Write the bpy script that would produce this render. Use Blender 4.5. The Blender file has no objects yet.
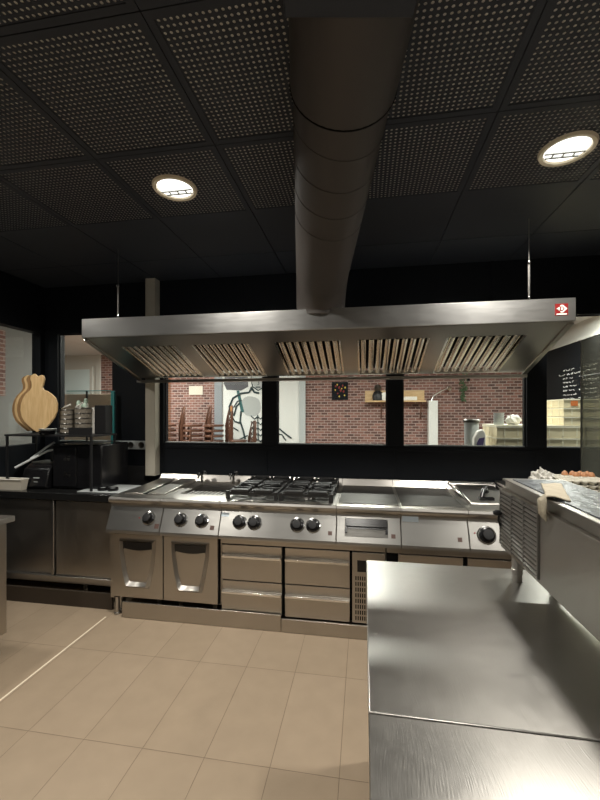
import bpy, bmesh, math, random
from mathutils import Vector, Matrix
random.seed(7)
C = bpy.context.scene.collection
PI = math.pi
OFF = {}

# ------------------------------------------------------------------ mesh helper
class MB:
    def __init__(s): s.bm = bmesh.new()
    def box(s, x0, x1, y0, y1, z0, z1):
        v = [s.bm.verts.new((x, y, z)) for x in (x0, x1) for y in (y0, y1) for z in (z0, z1)]
        for f in ((0,1,3,2),(4,6,7,5),(0,4,5,1),(2,3,7,6),(0,2,6,4),(1,5,7,3)):
            s.bm.faces.new([v[i] for i in f])
        return s
    def obox(s, c, u, v, w, hu, hv, hw):
        c, u, v, w = map(Vector, (c, u, v, w)); vs = []
        for a in (-1, 1):
            for b in (-1, 1):
                for d in (-1, 1): vs.append(s.bm.verts.new(c + u*a*hu + v*b*hv + w*d*hw))
        for f in ((0,1,3,2),(4,6,7,5),(0,4,5,1),(2,3,7,6),(0,2,6,4),(1,5,7,3)):
            s.bm.faces.new([vs[i] for i in f])
        return s
    def prism(s, pts, axis, a0, a1):
        """pts: 2D outline; axis 'X': (y,z), 'Y': (x,z), 'Z': (x,y)"""
        def P(p, a):
            return {'X': (a, p[0], p[1]), 'Y': (p[0], a, p[1]), 'Z': (p[0], p[1], a)}[axis]
        A = [s.bm.verts.new(P(p, a0)) for p in pts]; B = [s.bm.verts.new(P(p, a1)) for p in pts]
        n = len(pts)
        s.bm.faces.new(A); s.bm.faces.new(B[::-1])
        for i in range(n): s.bm.faces.new((A[i], A[(i+1) % n], B[(i+1) % n], B[i]))
        return s
    def lathe(s, prof, o, ax=(0,0,1), seg=24, sx=1.0):
        o = Vector(o); ax = Vector(ax).normalized()
        u = ax.orthogonal().normalized()
        if abs(ax.z) < .99: u = Vector((0,0,1)).cross(ax).normalized()
        w = ax.cross(u); rings = []
        for r, h in prof:
            if r < 1e-6: rings.append([s.bm.verts.new(o + ax*h)])
            else: rings.append([s.bm.verts.new(o + ax*h + u*(math.cos(2*PI*i/seg)*r*sx) + w*(math.sin(2*PI*i/seg)*r)) for i in range(seg)])
        for a, b in zip(rings, rings[1:]):
            for i in range(seg):
                j = (i+1) % seg
                if len(a) == 1 and len(b) == 1: continue
                if len(a) == 1: s.bm.faces.new((a[0], b[i], b[j]))
                elif len(b) == 1: s.bm.faces.new((a[i], a[j], b[0]))
                else: s.bm.faces.new((a[i], a[j], b[j], b[i]))
        return s
    def cyl(s, p, q, r, seg=16, r2=None):
        p, q = Vector(p), Vector(q); L = (q-p).length; r2 = r if r2 is None else r2
        return s.lathe([(0,0),(r,0),(r2,L),(0,L)], p, q-p, seg)
    def tube(s, path, r, seg=8, closed=False):
        P = [Vector(p) for p in path]; n = len(P); rings = []; up = Vector((0,0,1)); prev = None
        for i in range(n):
            if closed: t = P[(i+1) % n] - P[i-1]
            else: t = P[min(i+1, n-1)] - P[max(i-1, 0)]
            t.normalize()
            if prev is None:
                u = t.orthogonal().normalized()
            else:
                u = (prev - t*prev.dot(t)).normalized()
            prev = u; w = t.cross(u)
            rr = r[i] if isinstance(r, (list, tuple)) else r
            rings.append([s.bm.verts.new(P[i] + u*math.cos(2*PI*k/seg)*rr + w*math.sin(2*PI*k/seg)*rr) for k in range(seg)])
        for i in range(n if closed else n-1):
            a, b = rings[i], rings[(i+1) % n]
            for k in range(seg): s.bm.faces.new((a[k], a[(k+1) % seg], b[(k+1) % seg], b[k]))
        if not closed: s.bm.faces.new(rings[0][::-1]); s.bm.faces.new(rings[-1])
        return s
    def ringprism(s, outer, inner, plane, d0, d1, d2):
        """raised picture-frame: outer edge at depth d0, crest d1 midway, inner edge d2; plane 'Y' (x,z)"""
        mid = [((a[0]+b[0])/2, (a[1]+b[1])/2) for a, b in zip(outer, inner)]
        R = [[s.bm.verts.new((p[0], d, p[1])) for p in L] for L, d in ((outer, d0), (mid, d1), (inner, d2))]
        n = len(outer)
        for a, b in zip(R, R[1:]):
            for i in range(n): s.bm.faces.new((a[i], a[(i+1) % n], b[(i+1) % n], b[i]))
        return s
    def build(s, name, m, parent=None, bevel=0, smooth=35, origin=None):
        bm = s.bm
        if parent is not None: off = OFF[parent]
        elif origin is not None: off = Vector(origin)
        else:
            mn = Vector((min(v.co.x for v in bm.verts), min(v.co.y for v in bm.verts), min(v.co.z for v in bm.verts)))
            mx = Vector((max(v.co.x for v in bm.verts), max(v.co.y for v in bm.verts), max(v.co.z for v in bm.verts)))
            off = Vector(((mn.x+mx.x)/2, (mn.y+mx.y)/2, mn.z))
        for v in bm.verts: v.co -= off
        bmesh.ops.recalc_face_normals(bm, faces=bm.faces)
        me = bpy.data.meshes.new(name); bm.to_mesh(me); bm.free()
        me.materials.append(m)
        for p in me.polygons: p.use_smooth = True
        me.set_sharp_from_angle(angle=math.radians(smooth))
        o = bpy.data.objects.new(name, me); C.objects.link(o)
        if parent is not None: o.parent = parent
        else: o.location = off
        OFF[o] = off.copy()
        if bevel:
            b = o.modifiers.new('bevel', 'BEVEL'); b.width = bevel; b.segments = 2; b.limit_method = 'ANGLE'; b.angle_limit = math.radians(40)
        return o

def thing(name, label, cat, loc, group=None):
    o = bpy.data.objects.new(name, None); C.objects.link(o); o.location = loc
    o.empty_display_size = .1
    o['label'] = label; o['category'] = cat
    if group: o['group'] = group
    OFF[o] = Vector(loc); return o
def tag(o, label, cat, group=None, kind=None):
    o['label'] = label; o['category'] = cat
    if group: o['group'] = group
    if kind: o['kind'] = kind
    return o
def struct(o): o['kind'] = 'structure'; return o
def dup(root, loc, rz=None, label=None, group=None):
    r = root.copy(); C.objects.link(r); r.location = loc
    if rz is not None: r.rotation_euler = (0, 0, rz)
    if label: r['label'] = label
    if group: r['group'] = group
    for ch in list(root.children):
        c = ch.copy(); C.objects.link(c); c.parent = r
        for g in list(ch.children):
            d = g.copy(); C.objects.link(d); d.parent = c
    return r

# ------------------------------------------------------------------ materials
def new_mat(name):
    m = bpy.data.materials.new(name); m.use_nodes = True
    nt = m.node_tree; b = nt.nodes['Principled BSDF']; return m, nt, b
def plain(name, col, rough=.5, metal=0, spec=.5, bump=0, bscale=60, var=0):
    m, nt, b = new_mat(name)
    b.inputs['Base Color'].default_value = (*col, 1); b.inputs['Roughness'].default_value = rough
    b.inputs['Metallic'].default_value = metal; b.inputs['Specular IOR Level'].default_value = spec
    tc = nt.nodes.new('ShaderNodeTexCoord'); n = nt.nodes.new('ShaderNodeTexNoise'); n.inputs['Scale'].default_value = bscale; n.inputs['Detail'].default_value = 3
    nt.links.new(tc.outputs['Object'], n.inputs['Vector'])
    if bump:
        bp = nt.nodes.new('ShaderNodeBump'); bp.inputs['Strength'].default_value = bump; bp.inputs['Distance'].default_value = .01
        nt.links.new(n.outputs['Fac'], bp.inputs['Height']); nt.links.new(bp.outputs['Normal'], b.inputs['Normal'])
    if var:
        mr = nt.nodes.new('ShaderNodeMapRange'); mr.inputs[3].default_value = max(0.02, rough-var); mr.inputs[4].default_value = min(1, rough+var)
        nt.links.new(n.outputs['Fac'], mr.inputs[0]); nt.links.new(mr.outputs[0], b.inputs['Roughness'])
    return m
def steel(name, col=(.60,.585,.56), rough=.27, stretch=(2, 60, 60), wav=.0, wscale=3, fine=.08, smudge=.1, scratch=False):
    m, nt, b = new_mat(name); L = nt.links
    b.inputs['Metallic'].default_value = 1; b.inputs['Base Color'].default_value = (*col, 1)
    tc = nt.nodes.new('ShaderNodeTexCoord')
    geo = nt.nodes.new('ShaderNodeNewGeometry')
    mp = nt.nodes.new('ShaderNodeMapping'); mp.inputs['Scale'].default_value = tuple(min(v, 14) for v in stretch)
    L.new(geo.outputs['Position'], mp.inputs['Vector'])
    n1 = nt.nodes.new('ShaderNodeTexNoise'); n1.inputs['Scale'].default_value = 4; n1.inputs['Detail'].default_value = 1
    L.new(mp.outputs[0], n1.inputs['Vector'])
    n2 = nt.nodes.new('ShaderNodeTexNoise'); n2.inputs['Scale'].default_value = wscale; n2.inputs['Detail'].default_value = 0
    L.new(geo.outputs['Position'], n2.inputs['Vector'])
    n3 = nt.nodes.new('ShaderNodeTexNoise'); n3.inputs['Scale'].default_value = 3.5; n3.inputs['Detail'].default_value = 3; n3.inputs['Roughness'].default_value = .5
    L.new(geo.outputs['Position'], n3.inputs['Vector'])
    mr = nt.nodes.new('ShaderNodeMapRange'); mr.inputs[1].default_value = .25; mr.inputs[2].default_value = .75
    mr.inputs[3].default_value = max(.288, rough-smudge) if rough > .27 else max(.05, rough-smudge); mr.inputs[4].default_value = rough+smudge if rough > .27 else min(.262, rough+smudge)
    mxr = nt.nodes.new('ShaderNodeMath'); mxr.operation = 'MULTIPLY_ADD'; mxr.inputs[1].default_value = .35
    hlf = nt.nodes.new('ShaderNodeMath'); hlf.operation = 'MULTIPLY'; hlf.inputs[1].default_value = .65
    L.new(n3.outputs['Fac'], hlf.inputs[0]); L.new(n1.outputs['Fac'], mxr.inputs[0]); L.new(hlf.outputs[0], mxr.inputs[2])
    L.new(mxr.outputs[0], mr.inputs[0]); L.new(mr.outputs[0], b.inputs['Roughness'])
    add = nt.nodes.new('ShaderNodeMath'); add.operation = 'MULTIPLY_ADD'; add.inputs[1].default_value = 0.0
    w = nt.nodes.new('ShaderNodeMath'); w.operation = 'MULTIPLY'; w.inputs[1].default_value = wav*.5
    L.new(n2.outputs['Fac'], w.inputs[0]); L.new(n1.outputs['Fac'], add.inputs[0]); L.new(w.outputs[0], add.inputs[2])
    last = add
    if scratch:
        # crossing arcs of fine cleaning scratches
        for k, (rot, sc) in enumerate((((0,0,.5), 55), ((0,0,-.7), 70), ((0,0,1.3), 85))):
            m2 = nt.nodes.new('ShaderNodeMapping'); m2.inputs['Rotation'].default_value = rot; m2.inputs['Scale'].default_value = (sc, 4.5, 1)
            dn = nt.nodes.new('ShaderNodeTexNoise'); dn.inputs['Scale'].default_value = 2.2
            L.new(geo.outputs['Position'], dn.inputs['Vector'])
            vm = nt.nodes.new('ShaderNodeVectorMath'); vm.operation = 'MULTIPLY_ADD'; vm.inputs[1].default_value = (.14,.14,.14)
            L.new(dn.outputs['Color'], vm.inputs[0]); L.new(geo.outputs['Position'], vm.inputs[2])
            L.new(vm.outputs[0], m2.inputs['Vector'])
            nn = nt.nodes.new('ShaderNodeTexNoise'); nn.inputs['Scale'].default_value = 5; nn.inputs['Detail'].default_value = 0
            L.new(m2.outputs[0], nn.inputs['Vector'])
            ma = nt.nodes.new('ShaderNodeMath'); ma.operation = 'MULTIPLY_ADD'; ma.inputs[1].default_value = .00010
            L.new(nn.outputs['Fac'], ma.inputs[0]); L.new(last.outputs[0], ma.inputs[2]); last = ma
    bp = nt.nodes.new('ShaderNodeBump'); bp.inputs['Strength'].default_value = 1; bp.inputs['Distance'].default_value = 1
    L.new(last.outputs[0], bp.inputs['Height']); L.new(bp.outputs['Normal'], b.inputs['Normal'])
    return m
def emis(name, col, st):
    m, nt, b = new_mat(name); b.inputs['Base Color'].default_value = (*col, 1)
    b.inputs['Emission Color'].default_value = (*col, 1); b.inputs['Emission Strength'].default_value = st; m.cycles.emission_sampling = 'NONE'; return m
def glass(name, tint=(.93,.96,.95), ior=1.5):
    m = bpy.data.materials.new(name); m.use_nodes = True; nt = m.node_tree; nt.nodes.clear()
    o = nt.nodes.new('ShaderNodeOutputMaterial'); mx = nt.nodes.new('ShaderNodeMixShader'); t = nt.nodes.new('ShaderNodeBsdfTransparent')
    g = nt.nodes.new('ShaderNodeBsdfGlossy'); fr = nt.nodes.new('ShaderNodeFresnel'); fr.inputs['IOR'].default_value = ior
    t.inputs['Color'].default_value = (*tint, 1); g.inputs['Roughness'].default_value = .02
    geo = nt.nodes.new('ShaderNodeNewGeometry'); mr = nt.nodes.new('ShaderNodeMapRange'); mr.inputs[3].default_value = ior; mr.inputs[4].default_value = 1/ior
    nt.links.new(geo.outputs['Backfacing'], mr.inputs[0]); nt.links.new(mr.outputs[0], fr.inputs['IOR'])
    nt.links.new(fr.outputs[0], mx.inputs[0]); nt.links.new(t.outputs[0], mx.inputs[1]); nt.links.new(g.outputs[0], mx.inputs[2]); nt.links.new(mx.outputs[0], o.inputs[0])
    return m
def brick(name, c1, c2, mortar, w=.135, h=.055, axis='Y', mort=.007):
    m, nt, b = new_mat(name); L = nt.links
    geo = nt.nodes.new('ShaderNodeNewGeometry'); sp = nt.nodes.new('ShaderNodeSeparateXYZ'); cb = nt.nodes.new('ShaderNodeCombineXYZ')
    L.new(geo.outputs['Position'], sp.inputs[0]); L.new(sp.outputs['X' if axis == 'Y' else 'Y'], cb.inputs[0]); L.new(sp.outputs['Z'], cb.inputs[1])
    t = nt.nodes.new('ShaderNodeTexBrick'); t.inputs['Color1'].default_value = (*c1,1); t.inputs['Color2'].default_value = (*c2,1); t.inputs['Mortar'].default_value = (*mortar,1)
    t.inputs['Scale'].default_value = 1; t.inputs['Brick Width'].default_value = w; t.inputs['Row Height'].default_value = h; t.inputs['Mortar Size'].default_value = mort
    t.inputs['Bias'].default_value = -.1
    L.new(cb.outputs[0], t.inputs['Vector']); L.new(t.outputs['Color'], b.inputs['Base Color']); b.inputs['Roughness'].default_value = .85
    bp = nt.nodes.new('ShaderNodeBump'); bp.inputs['Distance'].default_value = .01; bp.inputs['Strength'].default_value = .5; bp.invert = True
    L.new(t.outputs['Fac'], bp.inputs['Height']); L.new(bp.outputs['Normal'], b.inputs['Normal']); return m
def wood(name, c1, c2, scale=(1, 1, 12), rough=.45):
    m, nt, b = new_mat(name); L = nt.links
    tc = nt.nodes.new('ShaderNodeTexCoord'); mp = nt.nodes.new('ShaderNodeMapping'); mp.inputs['Scale'].default_value = scale
    n = nt.nodes.new('ShaderNodeTexNoise'); n.inputs['Scale'].default_value = 6; n.inputs['Detail'].default_value = 5; n.inputs['Distortion'].default_value = .8
    r = nt.nodes.new('ShaderNodeValToRGB'); r.color_ramp.elements[0].color = (*c1,1); r.color_ramp.elements[1].color = (*c2,1); r.color_ramp.elements[0].position = .35; r.color_ramp.elements[1].position = .7
    L.new(tc.outputs['Object'], mp.inputs[0]); L.new(mp.outputs[0], n.inputs['Vector']); L.new(n.outputs['Fac'], r.inputs[0]); L.new(r.outputs[0], b.inputs['Base Color'])
    b.inputs['Roughness'].default_value = rough; return m
def floor_mat():
    m, nt, b = new_mat('beige_floor_tiles'); L = nt.links
    geo = nt.nodes.new('ShaderNodeNewGeometry'); mp = nt.nodes.new('ShaderNodeMapping'); mp.inputs['Location'].default_value = (1.03+.308*20, -1.683+.645*20, 0)
    L.new(geo.outputs['Position'], mp.inputs[0])
    t = nt.nodes.new('ShaderNodeTexBrick'); t.offset = 0; t.squash = 1
    t.inputs['Color1'].default_value = (.33,.256,.182,1); t.inputs['Color2'].default_value = (.31,.24,.168,1); t.inputs['Mortar'].default_value = (.19,.14,.095,1)
    t.inputs['Scale'].default_value = 1; t.inputs['Brick Width'].default_value = .308; t.inputs['Row Height'].default_value = .645; t.inputs['Mortar Size'].default_value = .0016; t.inputs['Mortar Smooth'].default_value = .2
    L.new(mp.outputs[0], t.inputs['Vector'])
    n = nt.nodes.new('ShaderNodeTexNoise'); n.inputs['Scale'].default_value = 9; n.inputs['Detail'].default_value = 6; L.new(geo.outputs['Position'], n.inputs['Vector'])
    mr = nt.nodes.new('ShaderNodeMapRange'); mr.inputs[3].default_value = .88; mr.inputs[4].default_value = 1.1; L.new(n.outputs['Fac'], mr.inputs[0])
    vm = nt.nodes.new('ShaderNodeVectorMath'); vm.operation = 'SCALE'; L.new(t.outputs['Color'], vm.inputs[0]); L.new(mr.outputs[0], vm.inputs['Scale'])
    L.new(vm.outputs[0], b.inputs['Base Color']); b.inputs['Roughness'].default_value = .42; b.inputs['Specular IOR Level'].default_value = .35
    bp = nt.nodes.new('ShaderNodeBump'); bp.invert = True; bp.inputs['Distance'].default_value = .003; bp.inputs['Strength'].default_value = .6
    L.new(t.outputs['Fac'], bp.inputs['Height']); L.new(bp.outputs['Normal'], b.inputs['Normal']); return m

M = dict(
    steel=steel('brushed_stainless_steel', (.48,.46,.43), .30, smudge=.06),
    panel=steel('worn_stainless_control_panel', (.345,.337,.32), .32, (3,60,60), .001, 9, .1, .05),
    door=steel('stainless_door_sheet', (.46,.425,.38), .36, (60,60,2), .0, 3, .06, .08),
    hood=steel('hood_stainless', (.62,.615,.60), .30, (2,60,60), .014, 2.2, .08, .08),
    baffle=steel('polished_baffle_steel', (.92,.89,.82), .22, (60,4,4), .0, 3, .02, .05),
    table=steel('scratched_worktop_steel', (.36,.347,.325), .32, (8,8,8), .012, 3.2, .02, .08, scratch=True),
    unit=steel('smudged_stainless_side', (.44,.42,.385), .33, (6,3,6), .002, 3, .05, .04),
    chrome=steel('bright_steel', (.8,.8,.78), .16, (10,10,10), 0, 3, .0, .05),
    fridge=steel('dull_stainless_door', (.36,.35,.33), .30, (60,2,60), .004, 3, .02, .05),
    griddle=steel('seasoned_griddle_steel', (.15,.145,.135), .36, (2,14,14), .001, 5, .05, .08),
    black=plain('black_painted_wall', (.0050,.0066,.0095), .55, spec=.22, bump=.05, bscale=80),
    blackframe=plain('black_frame_paint', (.006,.007,.009), .4, spec=.3),
    blackceil=plain('black_ceiling_metal', (.031,.035,.044), .5, spec=.3),
    backing=plain('grey_acoustic_fleece', (.92,.89,.82), .9),
    duct=plain('dark_duct_sheet', (.066,.058,.053), .5, metal=.1, spec=.3, bump=.08, bscale=14),
    iron=plain('black_cast_iron', (.012,.012,.012), .45, spec=.5, bump=.3, bscale=200),
    bplastic=plain('glossy_black_plastic', (.008,.008,.009), .22),
    mplastic=plain('matt_black_plastic', (.010,.010,.011), .45),
    blacktop=plain('black_stone_worktop', (.012,.012,.012), .14, spec=.5, var=.06),
    dark=plain('dark_void_paint', (.004,.004,.004), .8, spec=.1),
    cream=plain('cream_painted_post', (.44,.41,.34), .5),
    floor=floor_mat(),
    strip=plain('pale_floor_joint', (.72,.62,.48), .5),
    plinthdark=plain('dark_brown_plinth', (.035,.025,.017), .5),
    glass=glass('window_glass'),
    teal=plain('teal_glass_edge', (.05,.27,.28), .25),
    brick=brick('red_brick_wall', (.26,.125,.10), (.07,.035,.032), (.40,.31,.28)),
    brickside=brick('red_brick_patch', (.27,.135,.105), (.16,.08,.065), (.40,.32,.28), axis='X'),
    orangebrick=brick('orange_brick_pier', (.50,.24,.13), (.40,.18,.10), (.5,.42,.35)),
    pale=plain('pale_plaster', (.62,.61,.57), .8),
    paleceil=plain('pale_ceiling_plaster', (.66,.65,.63), .8),
    white=plain('white_paint', (.78,.79,.76), .6),
    bluewhite=plain('pale_blue_white_panel', (.74,.86,.88), .4),
    beige=plain('beige_cabinet', (.80,.62,.50), .6), greywall=plain('grey_side_room_plaster', (.24,.243,.23), .8), rear=plain('rear_wall_paint', (.22,.20,.17), .7),
    greycol=plain('grey_painted_column', (.24,.26,.28), .5),
    palegrey=plain('pale_grey_metal', (.48,.51,.51), .4),
    rust=plain('rust_brown_metal', (.14,.065,.042), .35, metal=.3, bump=.1),
    orangewood=wood('orange_wood', (.38,.16,.04), (.55,.27,.08)),
    ltwood=wood('light_shelf_wood', (.55,.36,.17), (.70,.50,.27), (1,1,8)),
    board=wood('pale_cutting_board_wood', (.62,.41,.19), (.74,.53,.28), (10,1,1.2)),
    board2=wood('aged_cutting_board_wood', (.24,.13,.055), (.38,.23,.10), (10,1,1.2)),
    crate=plain('cream_plastic_crate', (.84,.74,.50), .5),
    crate2=plain('pale_cream_plastic_lid', (.90,.85,.68), .5),
    brownfloor=wood('brown_dining_floor', (.10,.06,.035), (.18,.11,.06), (1,10,1)),
    red=plain('red_enamel', (.22,.012,.012), .4),
    rubber=plain('brown_badge', (.10,.055,.045), .4),
    whitep=plain('white_plastic', (.82,.80,.74), .45),
    film=plain('bluish_plastic_film', (.11,.12,.135), .3, metal=.2, bump=.6, bscale=30),
    cloth=plain('tan_cloth', (.50,.44,.33), .8, bump=.5, bscale=40),
    foil=plain('crumpled_pale_plastic', (.62,.60,.55), .35, bump=.8, bscale=50),
    egg=plain('brown_eggshell', (.48,.22,.10), .5),
    tray=plain('grey_moulded_pulp', (.56,.53,.45), .9, bump=.4, bscale=80),
    chalkb=plain('blackboard_slate', (.005,.007,.010), .7, spec=.15),
    chalk=plain('white_chalk', (.62,.62,.60), .9),
    ink=plain('mural_black_ink', (.02,.045,.05), .6),
    murgrey=plain('mural_grey', (.45,.47,.46), .6),
    murdark=plain('mural_dark_grey', (.10,.10,.11), .6),
    teald=plain('mural_teal', (.03,.12,.12), .6),
    green=plain('pale_green_plastic', (.55,.70,.58), .5),
    leaf=plain('dark_leaf', (.04,.09,.03), .6),
    clear=plain('frosted_clear_plastic', (.62,.57,.48), .3),
    wire=plain('grey_wicker_band', (.19,.165,.13), .6, bump=.5, bscale=90),
    lamp=emis('lamp_glow', (1.0,.98,.92), 2.2),
    lampring=plain('white_lamp_ring', (.92,.84,.66), .35),
    strip_light=emis('strip_light_glow', (1,.98,.92), 6),
    blue=plain('pale_blue_label', (.62,.72,.80), .4),
    purple=plain('purple_print', (.10,.07,.20), .5),
    yellow=plain('yellow_print', (.75,.55,.08), .5),
    orange=plain('orange_label', (.72,.20,.05), .5),
)

def smoke_mat():
    m = bpy.data.materials.new('smoky_translucent_sheet'); m.use_nodes = True; nt = m.node_tree; b = nt.nodes['Principled BSDF']
    b.inputs['Base Color'].default_value = (.16,.165,.14,1); b.inputs['Roughness'].default_value = .25
    t = nt.nodes.new('ShaderNodeBsdfTransparent'); t.inputs['Color'].default_value = (.80,.80,.72,1); mx = nt.nodes.new('ShaderNodeMixShader'); mx.inputs[0].default_value = .55
    nt.links.new(b.outputs[0], mx.inputs[1]); nt.links.new(t.outputs[0], mx.inputs[2]); nt.links.new(mx.outputs[0], nt.nodes['Material Output'].inputs[0]); return m
M['smoke'] = smoke_mat()
# ------------------------------------------------------------------ room shell
CZ = 2.9
BY = 3.60
def S(name, mb, m, **k): return struct(mb.build(name, m, **k))
S('floor', MB().box(-3.4, 2.5, -2.6, BY+.05, -.1, 0), M['floor'])
S('trim_1', MB().box(-1.979, -1.967, -2.6, 2.72, .0004, .0024), M['strip'])
# back wall pieces in one mesh
SZ, WT = 1.285, 2.41
wb = MB()
wb.box(-3.42, 2.5, BY, BY+.1, 0, SZ); wb.box(-3.42, 2.5, BY, BY+.1, WT, CZ)
for x0, x1 in ((-3.42,-3.17),(-2.54,-1.975),(-.962,-.815),(.206,.347),(1.379,1.537),(2.30,2.5)): wb.box(x0, x1, BY, BY+.1, SZ, WT)
wb.box(-1.95, 1.5, BY-.012, BY, 1.235, 1.262)       # rail line below the sill
for x in (-.92, .28, 1.45): wb.box(x-.01, x+.01, BY-.008, BY, .98, 1.235)
for x in (-1.15, .0, 1.1): wb.box(x-.012, x+.012, BY-.008, BY, WT+.02, CZ)
wb.box(-3.3, 2.4, BY-.01, BY, WT-.005, WT+.03)
S('wall_back', wb, M['black'], bevel=.002)
gaps = ((-3.17,-2.54),(-1.975,-.962),(-.815,.206),(.347,1.379),(1.537,2.30))
for i, (x0, x1) in enumerate(gaps):
    w = MB().box(x0, x1, BY+.045, BY+.053, SZ, WT); S('window_%d' % (i+1), w, M['glass'])
    o = bpy.data.objects['window_%d' % (i+1)]
    f = MB()
    for a in (x0, x1-.01): f.box(a, a+.01, BY+.03, BY+.042, SZ, WT)
    f.box(x0, x1, BY+.03, BY+.042, WT-.012, WT); f.build('window_frame', M['blackframe'], o)
    MB().box(x0+.01, x1-.01, BY+.02, BY+.042, SZ, SZ+.010).build('sill_strip', M['palegrey'], o)
# left wall with its window
wl = MB(); LX = -3.32
wl.box(LX-.1, LX, -2.6, BY, 0, SZ-.02); wl.box(LX-.1, LX, -2.6, BY, WT, CZ); wl.box(LX-.1, LX, -2.6, 1.3, SZ-.02, WT); wl.box(LX-.1, LX, 3.54, BY, SZ-.02, WT)
S('wall_left', wl, M['black'], bevel=.002)
S('window_6', MB().box(LX-.06, LX-.052, 1.3, 3.54, SZ-.02, WT), M['glass'])
S('wall_right', MB().box(2.4, 2.5, -2.6, BY, 0, CZ), M['rear'])
S('wall_front', MB().box(-3.42, 2.5, -2.7, -2.6, 0, CZ), M['rear'])
# cream post standing in front of the back wall
S('trim_2', MB().box(-2.116, -2.012, 3.505, 3.598, .965, CZ-.001), M['cream'], bevel=.004)

# ceiling: backing slab with plain black panels, perforated panels as children
TX, TY, X0, Y0 = .651, .645, -.724, 1.815
xs = [X0+TX*k for k in range(-5, 6)]; ys = [Y0+TY*k for k in range(-8, 4)]
ce = MB()
ce.box(-3.42, 2.5, -2.7, BY+.1, CZ+.02, CZ+.12)
perf = []
for i in range(len(xs)-1):
    for j in range(len(ys)-1):
        a, b, c, d = max(xs[i], -3.32), min(xs[i+1], 2.4), max(ys[j], -2.6), min(ys[j+1], BY)
        if b-a < .02 or d-c < .02: continue
        if xs[i] > -2.7 and xs[i+1] < 1.9 and ys[j] > .5 and ys[j+1] < 2.5: perf.append((xs[i], ys[j])); continue
        ce.box(a+.003, b-.003, c+.003, d-.003, CZ, CZ+.02)
ceil = S('ceiling', ce, M['blackceil'], bevel=0, origin=(0,0,CZ))
def perf_panel():
    s = MB(); bm = s.bm; N = 26; bord = .030
    px, py = (TX-2*bord)/N, (TY-2*bord)/N; r = .0062
    z0, z1 = 0, .0015; h8 = [(math.cos(PI/8+PI/4*k)*r, math.sin(PI/8+PI/4*k)*r) for k in range(8)]
    for i in range(N):
        for j in range(N):
            cx, cy = bord+(i+.5)*px, bord+(j+.5)*py
            c = [bm.verts.new((cx+a*px/2, cy+b*py/2, z0)) for a, b in ((1,1),(-1,1),(-1,-1),(1,-1))]
            h = [bm.verts.new((cx+a, cy+b, z0)) for a, b in h8]
            t = [bm.verts.new((cx+a, cy+b, z1)) for a, b in h8]
            for q in range(4):
                bm.faces.new((c[q], h[2*q+1], h[2*q])) if False else None
            # octagon verts 0,1 around +x+y corner etc.
            bm.faces.new((c[0], h[1], h[0])); bm.faces.new((c[1], h[3], h[2])); bm.faces.new((c[2], h[5], h[4])); bm.faces.new((c[3], h[7], h[6]))
            bm.faces.new((c[0], c[1], h[2], h[1])); bm.faces.new((c[1], c[2], h[4], h[3])); bm.faces.new((c[2], c[3], h[6], h[5])); bm.faces.new((c[3], c[0], h[0], h[7]))
            for k in range(8): bm.faces.new((h[k], h[(k+1) % 8], t[(k+1) % 8], t[k]))
    for x0, x1, y0, y1 in ((.002,bord,.002,TY-.002),(TX-bord,TX-.002,.002,TY-.002),(bord,TX-bord,.002,bord),(bord,TX-bord,TY-bord,TY-.002)):
        s.box(x0, x1, y0, y1, z0-.003, z0+.012)
    return s
pp = None
for k, (x, y) in enumerate(perf):
    if pp is None:
        pp = perf_panel().build('ceiling_panel', M['blackceil'], smooth=10, origin=(0,0,0)); o = pp
        bk = MB().box(.004, TX-.004, .004, TY-.004, .0048, .012).build('fleece_backing', M['backing'], origin=(0,0,0)); bk.parent = pp; bk.location = (0,0,0)
        o.parent = ceil; o.location = (x, y, 0)
    else:
        o = pp.copy(); C.objects.link(o); o.parent = ceil; o.location = (x, y, 0)
        b2 = bk.copy(); C.objects.link(b2); b2.parent = o

# ------------------------------------------------------------------ downlights
def downlight(x, y, label, en=30, first=[None]):
    if first[0]:
        t = dup(first[0], (x, y, CZ), None, label)
    else:
        t = thing('ceiling_downlight', label, 'ceiling light', (x, y, CZ), 'recessed round ceiling lights')
        MB().lathe([(.098,-.004),(.104,-.016),(.122,-.018),(.128,-.004),(.098,-.004)], (x,y,CZ), seg=40).build('trim_ring', M['lampring'], t)
        MB().lathe([(0,-.0045),(.098,-.0045),(.099,-.006),(0,-.006)], (x,y,CZ), seg=32).build('diffuser', M['lamp'], t)
        g = MB()
        for dy in (.022, .056): g.obox((x, y+dy, CZ-.010), (1,0,0), (0,1,0), (0,0,1), math.sqrt(.096**2-dy*dy), .005, .003)
        for dx in (-.05, .0, .05): g.obox((x+dx, y+.039, CZ-.010), (.0,1,0), (1,0,0), (0,0,1), .018, .004, .003)
        g.build('louvre_bar', M['palegrey'], t)
        first[0] = t
    la = bpy.data.lights.new('downlight_lamp', 'AREA'); la.shape = 'DISK'; la.size = .19; la.energy = en; la.color = (1, .955, .87); la.spread = math.radians(150)
    lo = bpy.data.objects.new('downlight_lamp', la); C.objects.link(lo); lo.location = (x, y, CZ-.022)
    return t
downlight(-1.089, 2.117, 'round bright downlight in the black ceiling left of the duct')
downlight(-2.9, 2.12, 'round downlight over the pizza boards, just outside the left edge of the picture', 15)
downlight(.998, 2.123, 'round bright downlight in the black ceiling right of the duct')
for x, y in ((-2.3,-.4),(-.1,-.4),(1.95,-.4)):
    downlight(x, y, 'round downlight in the ceiling behind the viewer, out of the picture')

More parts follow.
